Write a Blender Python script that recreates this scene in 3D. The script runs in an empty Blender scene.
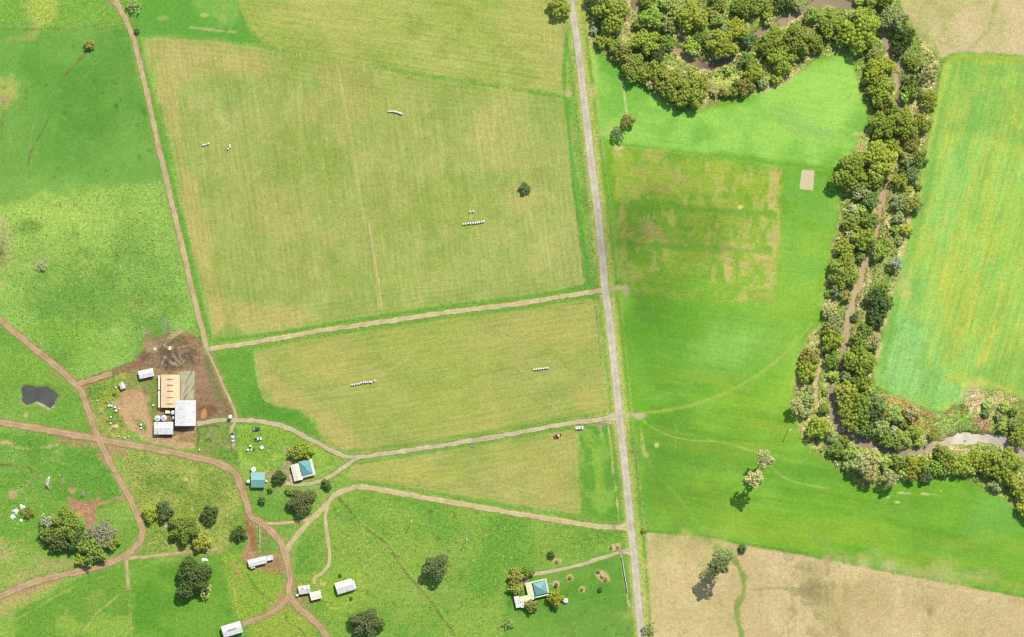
import bpy, bmesh, math, random
import numpy as np
from mathutils import Vector, Matrix

# ------------------------------------------------------------------ camera, sky, sun, exposure
U = 0.6                                   # metres on the ground per map unit (map = 1024 x 637 units, x right, y down)
scn = bpy.context.scene
COL = scn.collection
cam_d = bpy.data.cameras.new('camera'); cam = bpy.data.objects.new('camera', cam_d); COL.objects.link(cam)
CAM_H = 1800.0
cam.location = (0, 0, CAM_H); cam.rotation_euler = (0, 0, 0)
cam_d.sensor_width = 36.0; cam_d.sensor_fit = 'HORIZONTAL'
cam_d.lens = 36.0 * CAM_H / (1024 * U)
cam_d.clip_start = 1.0; cam_d.clip_end = 20000.0
scn.camera = cam

SUN_EL, SUN_AZ = 50.0, 26.0               # elevation; azimuth clockwise from +Y
wd = bpy.data.worlds.new('World'); scn.world = wd; wd.use_nodes = True
wn = wd.node_tree.nodes; wl = wd.node_tree.links
bg = wn.get('Background') or wn.new('ShaderNodeBackground')
sky = wn.new('ShaderNodeTexSky'); sky.sky_type = 'NISHITA'; sky.sun_disc = False
sky.sun_elevation = math.radians(SUN_EL); sky.sun_rotation = math.radians(SUN_AZ)
wl.new(sky.outputs[0], bg.inputs[0]); bg.inputs[1].default_value = 0.13
sd = bpy.data.lights.new('sun', 'SUN'); sd.energy = 4.0; sd.angle = math.radians(0.53); sd.color = (1.0, 0.95, 0.86)
sun = bpy.data.objects.new('sun', sd); COL.objects.link(sun)
_d = Vector((math.sin(math.radians(SUN_AZ)) * math.cos(math.radians(SUN_EL)),
             math.cos(math.radians(SUN_AZ)) * math.cos(math.radians(SUN_EL)), math.sin(math.radians(SUN_EL))))
sun.rotation_euler = _d.to_track_quat('Z', 'Y').to_euler(); sun.location = _d * 900
vs = scn.view_settings
vs.view_transform = 'Standard'; vs.look = 'None'; vs.gamma = 1.0; vs.use_curve_mapping = False; vs.exposure = 0.74
scn.cycles.filter_width = 1.3; scn.cycles.max_bounces = 6; scn.cycles.diffuse_bounces = 3

# ------------------------------------------------------------------ helpers
K = 0.50                                  # albedo for a surface that shows as the given sRGB colour in full sun
def lin(c):
    c = np.asarray(c, float) / 255.0
    return np.where(c <= 0.04045, c / 12.92, ((c + 0.055) / 1.055) ** 2.4)
def C(r, g, b, k=None): return tuple(float(v) for v in lin((r, g, b)) * (K if k is None else k))
def C4(r, g, b, k=None): return C(r, g, b, k) + (1.0,)
def W(x, y, z=0.0): return Vector(((x - 512) * U, (318.5 - y) * U, z))

def tag(o, label=None, cat=None, group=None, kind=None):
    if label: o['label'] = label
    if cat: o['category'] = cat
    if group: o['group'] = group
    if kind: o['kind'] = kind
    return o
def empty(name, loc, rz=0.0):
    o = bpy.data.objects.new(name, None); COL.objects.link(o)
    o.location = loc; o.rotation_euler = (0, 0, rz); o.empty_display_size = 0.5
    return o
def link(name, me, mat=None, parent=None, loc=None):
    o = bpy.data.objects.new(name, me); COL.objects.link(o)
    if mat is not None and not me.materials: me.materials.append(mat)
    if parent is not None: o.parent = parent
    if loc is not None: o.location = loc
    return o
def mesh_np(name, v, f, smooth=False, attrs=None):
    """v (n,3); f (m,k) all faces of k corners."""
    me = bpy.data.meshes.new(name)
    v = np.asarray(v, np.float32); f = np.asarray(f, np.int32); k = f.shape[1]
    me.vertices.add(len(v)); me.vertices.foreach_set('co', v.ravel())
    me.loops.add(f.size); me.loops.foreach_set('vertex_index', f.ravel())
    me.polygons.add(len(f)); me.polygons.foreach_set('loop_start', np.arange(0, f.size, k, dtype=np.int32))
    if smooth: me.polygons.foreach_set('use_smooth', np.ones(len(f), bool))
    for nm, (typ, arr) in (attrs or {}).items():
        a = me.attributes.new(nm, typ, 'POINT')
        a.data.foreach_set('color' if typ == 'FLOAT_COLOR' else 'value', np.asarray(arr, np.float32).ravel())
    me.update(calc_edges=True)
    return me

class MB:
    """collects shapes, builds ONE mesh object"""
    def __init__(s): s.bm = bmesh.new()
    def box(s, x0, y0, z0, x1, y1, z1, M=None):
        p = [(x0, y0, z0), (x1, y0, z0), (x1, y1, z0), (x0, y1, z0), (x0, y0, z1), (x1, y0, z1), (x1, y1, z1), (x0, y1, z1)]
        return s.poly(p, [(0, 3, 2, 1), (4, 5, 6, 7), (0, 1, 5, 4), (1, 2, 6, 5), (2, 3, 7, 6), (3, 0, 4, 7)], M)
    def poly(s, p, faces, M=None):
        vs_ = [s.bm.verts.new(M @ Vector(q) if M else q) for q in p]
        for f in faces: s.bm.faces.new([vs_[i] for i in f])
        return s
    def prism(s, prof, a0, a1, axis='y', M=None):
        """profile (u,z) extruded along axis from a0 to a1"""
        n = len(prof)
        P = lambda u, z, a: (u, a, z) if axis == 'y' else (a, u, z)
        p = [P(u, z, a0) for u, z in prof] + [P(u, z, a1) for u, z in prof]
        fs = [tuple(range(n - 1, -1, -1)), tuple(range(n, 2 * n))] + [(i, (i + 1) % n, n + (i + 1) % n, n + i) for i in range(n)]
        return s.poly(p, fs, M)
    def lathe(s, prof, n=16, M=None, axis='z'):
        """profile (r,h) revolved"""
        rings = []
        for r, h in prof:
            ring = []
            for i in range(n):
                a = 2 * math.pi * i / n
                q = Vector((r * math.cos(a), r * math.sin(a), h)) if axis == 'z' else Vector((r * math.cos(a), h, r * math.sin(a)))
                ring.append(s.bm.verts.new(M @ q if M else q))
            rings.append(ring)
        for a, b in zip(rings, rings[1:]):
            for i in range(n): s.bm.faces.new((a[i], a[(i + 1) % n], b[(i + 1) % n], b[i]))
        s.bm.faces.new(rings[0][::-1]); s.bm.faces.new(rings[-1])
        return s
    def tube(s, pts, rad, n=6):
        pts = [Vector(p) for p in pts]; rings = []
        for i, p in enumerate(pts):
            d = (pts[min(i + 1, len(pts) - 1)] - pts[max(i - 1, 0)]).normalized()
            a = d.orthogonal().normalized(); b = d.cross(a)
            rings.append([s.bm.verts.new(p + (a * math.cos(2 * math.pi * k / n) + b * math.sin(2 * math.pi * k / n)) * rad[i]) for k in range(n)])
        for a, b in zip(rings, rings[1:]):
            # match nearest start to avoid twist
            k0 = min(range(n), key=lambda k: (b[k].co - a[0].co).length)
            b[:] = b[k0:] + b[:k0]
            for i in range(n): s.bm.faces.new((a[i], a[(i + 1) % n], b[(i + 1) % n], b[i]))
        s.bm.faces.new(rings[0][::-1]); s.bm.faces.new(rings[-1])
        return s
    def mesh(s, name, smooth=False):
        me = bpy.data.meshes.new(name)
        bmesh.ops.recalc_face_normals(s.bm, faces=s.bm.faces[:])
        if smooth:
            for f in s.bm.faces: f.smooth = True
        s.bm.to_mesh(me); s.bm.free(); return me
    def build(s, name, mat, parent=None, loc=None, smooth=False, bevel=0.0):
        if bevel > 0: bmesh.ops.bevel(s.bm, geom=s.bm.edges[:], offset=bevel, segments=2, affect='EDGES', clamp_overlap=True)
        return link(name, s.mesh(name, smooth), mat, parent, loc)

# numpy value noise -------------------------------------------------
_tab = np.random.RandomState(7).rand(64, 256, 256).astype(np.float32)
def vnoise(x, y, seed=0):
    T = _tab[seed % 64]
    xi = np.floor(x).astype(np.int64); yi = np.floor(y).astype(np.int64)
    fx = x - xi; fy = y - yi
    fx = fx * fx * (3 - 2 * fx); fy = fy * fy * (3 - 2 * fy)
    x0, x1, y0, y1 = xi & 255, (xi + 1) & 255, yi & 255, (yi + 1) & 255
    a = T[y0, x0] * (1 - fx) + T[y0, x1] * fx
    b = T[y1, x0] * (1 - fx) + T[y1, x1] * fx
    return (a * (1 - fy) + b * fy) * 2 - 1                # -1..1
def fbm(x, y, scale, seed=0, octv=4, gain=0.55):
    s, a, t = 0, 1.0, 0
    for i in range(octv):
        f = 2.03 ** i / scale
        s = s + a * vnoise(x * f + 17.3 * i, y * f - 9.1 * i, seed + i); t += a; a *= gain
    return s / t * 1.6
def sstep(t): t = np.clip(t, 0, 1); return t * t * (3 - 2 * t)

# polylines / polygons ---------------------------------------------
def smooth_line(pts, sub=6, cols=2):
    P = np.array(pts, float); n = len(P)
    if n < 3: t = np.linspace(0, 1, sub * 2)[:, None]; return P[0] * (1 - t) + P[-1] * t
    out = []
    for i in range(n - 1):
        p0, p1, p2, p3 = P[max(i - 1, 0)], P[i], P[i + 1], P[min(i + 2, n - 1)]
        for k in range(sub):
            t = k / sub
            out.append(0.5 * (2 * p1 + (p2 - p0) * t + (2 * p0 - 5 * p1 + 4 * p2 - p3) * t * t + (3 * p1 - p0 - 3 * p2 + p3) * t ** 3))
    out.append(P[-1]); return np.array(out)
def seg_dist(X, Y, line, closed=False, extra=None):
    """distance to polyline; extra: per-vertex value interpolated at the nearest point"""
    D = np.full(X.shape, 1e9); E = np.zeros(X.shape) if extra is not None else None
    L = np.array(line, float); n = len(L)
    for i in range(n if closed else n - 1):
        a, b = L[i], L[(i + 1) % n]; ab = b - a; q = ab @ ab + 1e-12
        t = np.clip(((X - a[0]) * ab[0] + (Y - a[1]) * ab[1]) / q, 0, 1)
        d = np.hypot(X - a[0] - t * ab[0], Y - a[1] - t * ab[1])
        if E is not None:
            m = d < D; E = np.where(m, extra[i] * (1 - t) + extra[min(i + 1, n - 1)] * t, E)
        D = np.minimum(D, d)
    return (D, E) if E is not None else D
def poly_sd(X, Y, poly):
    D = seg_dist(X, Y, poly, True)
    ins = np.zeros(X.shape, bool); L = np.array(poly, float)
    for i in range(len(L)):
        (x1, y1), (x2, y2) = L[i], L[(i + 1) % len(L)]
        c = ((y1 > Y) != (y2 > Y)); ins ^= c & (X < (x2 - x1) * (Y - y1) / (y2 - y1 + 1e-12) + x1)
    return np.where(ins, -D, D)

# ------------------------------------------------------------------ layout data (map units)
CREEK = [(622, -60, 8), (632, -15, 7), (635, 8, 6), (645, 25, 5), (664, 41, 4), (688, 57, 7), (708, 66, 13), (728, 58, 6), (753, 38, 5), (768, 28, 7),
         (793, 17, 7), (818, 2, 8), (845, 4, 9), (868, 9, 5), (881, 25, 4), (888, 47, 6), (894, 62, 4.5), (897, 83, 4), (899, 106, 3.5), (897, 140, 3), (893, 170, 3.5),
         (884, 195, 6), (876, 230, 4.5), (871, 253, 5), (861, 274, 8), (853, 301, 9), (848, 325, 9), (843, 350, 6), (838, 368, 4.5), (832, 388, 4.5), (833, 408, 7),
         (839, 426, 10), (853, 438, 10.5), (874, 446, 9.5), (899, 452, 7), (923, 451, 5), (939, 444, 9), (959, 440, 13), (984, 438, 12), (1007, 444, 13), (1026, 456, 12), (1060, 490, 10), (1085, 540, 10)]
_cs = smooth_line([c[:2] for c in CREEK], 4); _cw = np.interp(np.linspace(0, len(CREEK) - 1, len(_cs)), range(len(CREEK)), [c[2] * 0.72 for c in CREEK]) * (1 + 0.25 * fbm(_cs[:, 0], _cs[:, 1], 14, 50, 2))
POND = [(21.5, 388), (27, 385.5), (36, 388), (46, 386.5), (52, 390), (57.5, 396), (55, 402), (50, 407.5), (44, 404), (38, 401), (32, 403), (26, 405), (22, 401)]
def height(X, Y):
    X = np.asarray(X, float); Y = np.asarray(Y, float)
    d, w = seg_dist(X, Y, _cs, False, _cw)
    d = d + 2.2 * fbm(X, Y, 8, 40, 3)
    z = -2.2 * (1 - sstep((d - (w / 2 - 2.4)) / 7.5))
    z = z + np.clip(1 - d / (w / 2 + 1.5), 0, 1) ** .5 * (0.85 * fbm(X, Y, 7, 52, 3) - 0.05)
    p = poly_sd(X, Y, POND) + 0.8 * fbm(X, Y, 5, 44, 2)
    z = z - 1.0 * (1 - sstep((p + 2.0) / 5.0))
    rough = np.clip(1 - (d - 8) / 14, 0, 1) * np.clip((d - 3) / 4, 0, 1)
    return z + 0.22 * rough * fbm(X, Y, 6, 12, 3)
def hz(x, y): return float(height(np.array([x]), np.array([y]))[0])

def PC(col):
    """map colour of the ground to albedo"""
    r, g, b = col; d = max(0.0, g - r)
    return lin(((r + 0.11 * d) * 0.985, (g - 0.19 * d) * 0.985, b * 0.94)) * K
# ------------------------------------------------------------------ materials
def new_mat(name, rough=0.9, spec=0.2):
    m = bpy.data.materials.new(name); m.use_nodes = True
    nt = m.node_tree; b = nt.nodes.get('Principled BSDF')
    b.inputs['Roughness'].default_value = rough; b.inputs['Specular IOR Level'].default_value = spec
    return m, nt, b
def node(nt, typ, **kw):
    n = nt.nodes.new(typ)
    for k, v in kw.items():
        if k in n.bl_rna.properties.keys(): setattr(n, k, v)
        else: n.inputs[k].default_value = v
    return n
def mathn(nt, op, a, b=None, c=None, clamp=False):
    n = nt.nodes.new('ShaderNodeMath'); n.operation = op; n.use_clamp = clamp
    for i, v in enumerate((a, b, c)):
        if v is None: continue
        if isinstance(v, (int, float)): n.inputs[i].default_value = v
        else: nt.links.new(v, n.inputs[i])
    return n.outputs[0]
def mixc(nt, fac, a, b, mode='MIX'):
    n = nt.nodes.new('ShaderNodeMix'); n.data_type = 'RGBA'; n.blend_type = mode; n.clamp_factor = True
    for i, v in ((0, fac), (6, a), (7, b)):
        if isinstance(v, (int, float)): n.inputs[i].default_value = v
        elif isinstance(v, tuple): n.inputs[i].default_value = v
        else: nt.links.new(v, n.inputs[i])
    return n.outputs[2]
def noise(nt, vec, scale, detail=3.0, rough=0.6, dist=0.0):
    n = node(nt, 'ShaderNodeTexNoise', Scale=scale, Detail=detail, Roughness=rough, Distortion=dist)
    if vec is not None: nt.links.new(vec, n.inputs['Vector'])
    return n.outputs[0]
def ramp(nt, f, lo, hi):
    n = node(nt, 'ShaderNodeMapRange'); n.clamp = True
    nt.links.new(f, n.inputs[0]); n.inputs[1].default_value = lo; n.inputs[2].default_value = hi
    return n.outputs[0]
def bump(nt, b, h, strength, dist):
    n = node(nt, 'ShaderNodeBump', Strength=strength, Distance=dist); nt.links.new(h, n.inputs['Height']); nt.links.new(n.outputs[0], b.inputs['Normal'])

def turf_mat(name, dry=(205, 190, 110), wet=(90, 150, 55), stripe=None, speck=1.0, dryamt=0.5, tuss=1.0, relief=0.25):
    """pasture or crop: macro colour in attribute Col, grain, tufts and mown lines from nodes"""
    m, nt, b = new_mat(name, 0.95, 0.08)
    at = node(nt, 'ShaderNodeAttribute', attribute_name='Col')
    geo = node(nt, 'ShaderNodeNewGeometry'); vec = geo.outputs['Position']
    amp = at.outputs['Alpha']
    n1 = noise(nt, vec, 1.15, 3.0, 0.65)          # blades and tufts, under a metre
    n2 = noise(nt, vec, 0.42, 3.0, 0.6)           # tussocks
    n3 = noise(nt, vec, 0.075, 4.0, 0.6)          # patches
    sp = mathn(nt, 'MULTIPLY', mathn(nt, 'SUBTRACT', n1, 0.5), 4.4 * speck)
    sp = mathn(nt, 'ADD', sp, mathn(nt, 'MULTIPLY', mathn(nt, 'SUBTRACT', n2, 0.5), 2.1 * tuss))
    sp = mathn(nt, 'ADD', sp, mathn(nt, 'MULTIPLY', mathn(nt, 'SUBTRACT', n3, 0.5), 0.7))
    if stripe:
        ang, period, amt = stripe                 # direction the lines run in, metres between, strength
        mp = node(nt, 'ShaderNodeMapping'); nt.links.new(vec, mp.inputs[0]); mp.inputs['Rotation'].default_value = (0, 0, -math.radians(ang))
        mp2 = node(nt, 'ShaderNodeMapping'); nt.links.new(mp.outputs[0], mp2.inputs[0]); mp2.inputs['Scale'].default_value = (0.06, 1.0, 0.0)
        st = noise(nt, mp2.outputs[0], 1.0 / period, 2.5, 0.7)
        sp = mathn(nt, 'ADD', sp, mathn(nt, 'MULTIPLY', mathn(nt, 'SUBTRACT', st, 0.5), amt * 1.8))
    val = mathn(nt, 'ADD', mathn(nt, 'MULTIPLY', sp, amp), 1.0)
    val = mathn(nt, 'MAXIMUM', val, 0.25)
    d1 = ramp(nt, noise(nt, vec, 0.55, 4.0, 0.7), 0.50, 0.72)
    col = mixc(nt, mathn(nt, 'MULTIPLY', mathn(nt, 'MULTIPLY', d1, dryamt), amp), at.outputs['Color'], tuple(PC(dry)) + (1.0,))
    w1 = ramp(nt, noise(nt, vec, 0.33, 4.0, 0.7), 0.52, 0.75)
    col = mixc(nt, mathn(nt, 'MULTIPLY', mathn(nt, 'MULTIPLY', w1, 0.55), amp), col, tuple(PC(wet)) + (1.0,))
    vm = node(nt, 'ShaderNodeVectorMath', operation='SCALE'); nt.links.new(col, vm.inputs[0]); nt.links.new(val, vm.inputs['Scale'])
    nt.links.new(vm.outputs[0], b.inputs['Base Color'])
    bump(nt, b, n1, 0.5, relief)
    return m
MT = {
    'pasture': turf_mat('pasture_turf', (200, 205, 105), (80, 150, 50)),
    'lush': turf_mat('lush_turf', (150, 195, 85), (75, 150, 50), speck=0.7, dryamt=0.3, tuss=0.7),
    'hay': turf_mat('mown_hay', (208, 200, 124), (146, 178, 80), (-82, 2.0, 0.8), 0.75, 0.35, 0.7, 0.15),
    'hay2': turf_mat('mown_hay_cross', (210, 198, 122), (148, 178, 80), (9, 2.0, 0.8), 0.75, 0.3, 0.7, 0.15),
    'hay3': turf_mat('mown_hay_strip', (208, 196, 112), (140, 180, 72), (-8, 2.0, 0.8), 0.8, 0.5, 0.8, 0.15),
    'crop': turf_mat('river_crop', (190, 190, 90), (70, 155, 45), (-10, 2.6, 0.45), 0.6, 0.22, 0.6, 0.2),
    'stripe': turf_mat('young_crop', (205, 205, 90), (105, 190, 90), (75, 2.2, 0.8), 0.7, 0.35, 0.7, 0.2),
    'stubble': turf_mat('dry_stubble', (232, 208, 166), (160, 160, 98), None, 0.8, 0.4, 0.8, 0.15),
    'yard': turf_mat('bare_yard', (200, 174, 134), (120, 98, 74), None, 1.0, 0.4, 0.8, 0.3),
    'bank': turf_mat('rough_bank', (225, 210, 150), (110, 135, 60), None, 1.4, 0.7, 1.5, 0.5),
}

# ------------------------------------------------------------------ fields
FIELDS = [  # name, material, polygon, label
    ('paddock', 'lush', [(-40, 28), (60, 29), (112, 30), (126, 26), (145, 95), (163, 180), (80, 192), (0, 206), (-40, 212)], 'deep green pasture paddock west of the northern dirt track, darkest of the west'),
    ('paddock', 'pasture', [(-40, 212), (0, 206), (80, 192), (163, 180), (183, 255), (199, 315), (203, 340), (160, 350), (125, 366), (75, 383), (30, 344), (0, 320), (-40, 295)], 'light yellow-green tussocky paddock north of the dark pond and farm sheds'),
    ('paddock', 'lush', [(122, -40), (232, -40), (239, 0), (246, 25), (262, 43), (200, 40), (143, 36), (136, 34), (128, 10)], 'narrow bright green paddock strip at the top beside the dirt track'),
    ('hay_field', 'hay3', [(232, -40), (562, -40), (566, 20), (569, 96), (520, 88), (430, 74), (330, 57), (270, 47), (252, 36), (240, 8)], 'mown olive hay field along the top edge west of the road'),
    ('hay_field', 'hay', [(144, 38), (200, 40), (255, 47), (330, 62), (430, 78), (520, 92), (567, 100), (573, 130), (580, 220), (589, 282), (560, 290), (430, 307), (300, 328), (228, 338), (213, 334), (205, 310), (190, 240), (172, 150), (155, 80)], 'largest mown hay field with scattered rows of white bales'),
    ('hay_field', 'hay2', [(254, 353), (300, 341), (420, 322), (520, 309), (592, 298), (599, 330), (607, 412), (560, 419), (470, 436), (400, 450), (345, 452), (326, 444), (316, 420), (300, 409), (272, 405), (260, 392)], 'middle mown hay field between the two farm tracks'),
    ('hay_field', 'hay2', [(352, 466), (400, 458), (470, 446), (520, 438), (576, 429), (578, 470), (581, 514), (540, 508), (470, 497), (400, 486), (360, 481), (346, 476)], 'smallest wedge of mown hay field between the house drive and tan track'),
    ('paddock', 'lush', [(579, 428), (606, 424), (612, 428), (622, 520), (584, 515), (581, 470)], 'small green paddock corner with dry patches beside the road'),
    ('paddock', 'pasture', [(340, 497), (365, 491), (420, 498), (520, 516), (618, 531), (624, 545), (580, 560), (536, 568), (505, 570), (505, 637), (500, 680), (330, 680), (292, 600), (296, 548)], 'green grazing paddock crossed by a narrow ditch south of the tan track'),
    ('lawn', 'lush', [(505, 572), (536, 570), (580, 563), (624, 548), (632, 600), (640, 680), (502, 680)], 'mown green lawn with round garden beds around the roadside house'),
    ('crop_field', 'crop', [(590, 48), (600, 55), (640, 80), (680, 112), (720, 105), (780, 88), (815, 60), (850, 52), (862, 95), (870, 120), (845, 170), (838, 220), (830, 260), (822, 320), (800, 350), (792, 400), (800, 440), (835, 470), (860, 490), (900, 480), (960, 478), (1010, 500), (1070, 545), (1070, 602), (1024, 595), (900, 572), (800, 552), (740, 543), (650, 531), (640, 470), (626, 380), (612, 250), (600, 150)], 'broad bright green crop field between the road and the creek'),
    ('crop_field', 'stripe', [(943, 64), (958, 54), (990, 55), (1070, 62), (1070, 420), (1024, 398), (1000, 386), (968, 388), (962, 400), (950, 410), (936, 411), (915, 402), (895, 394), (876, 385), (874, 375), (886, 325), (905, 250), (920, 190), (932, 120)], 'striped yellow-green crop field east of the creek'),
    ('stubble_field', 'stubble', [(884, -40), (1070, -40), (1070, 60), (990, 53), (958, 51), (942, 58), (925, 50), (912, 30), (900, 5)], 'pale tan stubble field in the north-east corner'),
    ('stubble_field', 'stubble', [(646, 533), (700, 536), (740, 545), (800, 555), (900, 575), (1024, 598), (1070, 606), (1070, 680), (654, 680), (650, 600)], 'pale tan stubble field along the south-east edge'),
    ('farmyard', 'yard', [(128, 370), (140, 356), (146, 341), (160, 335), (176, 331), (186, 330), (197, 336), (204, 347), (215, 360), (232, 410), (232, 422), (200, 428), (192, 446), (170, 446), (140, 434), (122, 420), (120, 400), (126, 385)], 'bare brown earth farmyard around the sheds'),
]
BANK = [(588, -40), (588, 20), (594, 50), (640, 78), (680, 110), (720, 103), (780, 86), (815, 58), (850, 50), (862, 95), (870, 120), (845, 168), (838, 220), (830, 260), (822, 320), (800, 350), (792, 400), (800, 436), (835, 468), (860, 488),
        (900, 478), (960, 476), (1010, 500), (1030, 520), (1090, 560), (1090, 440), (1024, 400), (1000, 389), (970, 390), (962, 402), (950, 412), (936, 414), (915, 406), (895, 398), (872, 386), (870, 375), (884, 325), (903, 250), (917, 190), (929, 120), (941, 64), (935, 50), (915, 32), (900, 5), (884, -40)]

G = {}      # numpy working set
def bb(pts, pad):
    P = np.array(pts, float); m = (G['X'] > P[:, 0].min() - pad) & (G['X'] < P[:, 0].max() + pad) & (G['Y'] > P[:, 1].min() - pad) & (G['Y'] < P[:, 1].max() + pad)
    return np.nonzero(m)[0]
def blend(idx, mask, col, amp=None):
    m = mask[:, None]; G['col'][idx] = G['col'][idx] * (1 - m) + (PC(col) if not isinstance(col, np.ndarray) else col) * m
    if amp is not None: G['amp'][idx] = G['amp'][idx] * (1 - mask) + amp * mask
def p_poly(poly, col, soft=2.0, jit=1.0, js=7, st=1.0, amp=None, col2=None, c2s=40, c2t=0.0, c2w=0.6, seed=0, smooth=False):
    if smooth: poly = smooth_line(list(poly) + [poly[0]], 5)[:-1]
    idx = bb(poly, soft + 4 * jit + 2)
    if not len(idx): return
    X, Y = G['X'][idx], G['Y'][idx]
    d = poly_sd(X, Y, poly) + jit * fbm(X, Y, js, seed + 3, 4)
    m = sstep(0.5 - d / soft) * st
    c = PC(col)
    if col2 is not None:
        t = sstep((fbm(X, Y, c2s, seed + 9, 5, 0.6) - c2t) / c2w + 0.5)[:, None]; c = c * (1 - t) + PC(col2) * t
        c = np.asarray(c)
    else: c = np.broadcast_to(c, (len(idx), 3)).copy()
    blend(idx, m, c, amp)
def p_line(pts, w, col, st=1.0, soft=1.6, jit=0.6, js=8, smooth=True, amp=None, brk=0.0, seed=0):
    L = smooth_line(pts, 5) if smooth and len(pts) > 2 else np.array(pts, float)
    idx = bb(L, w + soft + 4 * jit + 2)
    if not len(idx): return
    X, Y = G['X'][idx], G['Y'][idx]
    d = seg_dist(X, Y, L) - w / 2 + jit * fbm(X, Y, js, seed + 21, 3)
    m = sstep(0.5 - d / soft) * st
    if brk: m = m * sstep(0.5 + (fbm(X, Y, 9, seed + 31, 3) + 0.5 - brk) * 1.5)
    blend(idx, m, col, amp)
def p_blob(x, y, rx, ry, col, st=1.0, soft=0.6, jit=0.3, js=6, rot=0.0, amp=None, seed=0):
    idx = bb([(x - max(rx, ry), y - max(rx, ry)), (x + max(rx, ry), y + max(rx, ry))], max(rx, ry) * (soft + jit + 0.3))
    if not len(idx): return
    X, Y = G['X'][idx] - x, G['Y'][idx] - y
    c, s = math.cos(math.radians(rot)), math.sin(math.radians(rot))
    d = np.hypot((X * c + Y * s) / rx, (-X * s + Y * c) / ry) + jit * fbm(X + x, Y + y, js, seed + 11, 4)
    blend(idx, sstep(0.5 - (d - 1) / soft) * st, col, amp)
def p_noise(poly, col, scale, thr, width, st, seed, ang=None, stretch=6, soft=8):
    """patchy colour inside a polygon; ang gives drilled rows"""
    idx = bb(poly, soft); X, Y = G['X'][idx], G['Y'][idx]
    m = sstep(0.5 - (poly_sd(X, Y, poly) + 2 * fbm(X, Y, 9, seed + 2, 3)) / soft)
    if ang is not None:
        c, s = math.cos(math.radians(ang)), math.sin(math.radians(ang)); X, Y = (X * c + Y * s) / stretch, -X * s + Y * c
    blend(idx, m * sstep((fbm(X, Y, scale, seed, 5, 0.6) - thr) / width + 0.5) * st, col)

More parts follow.
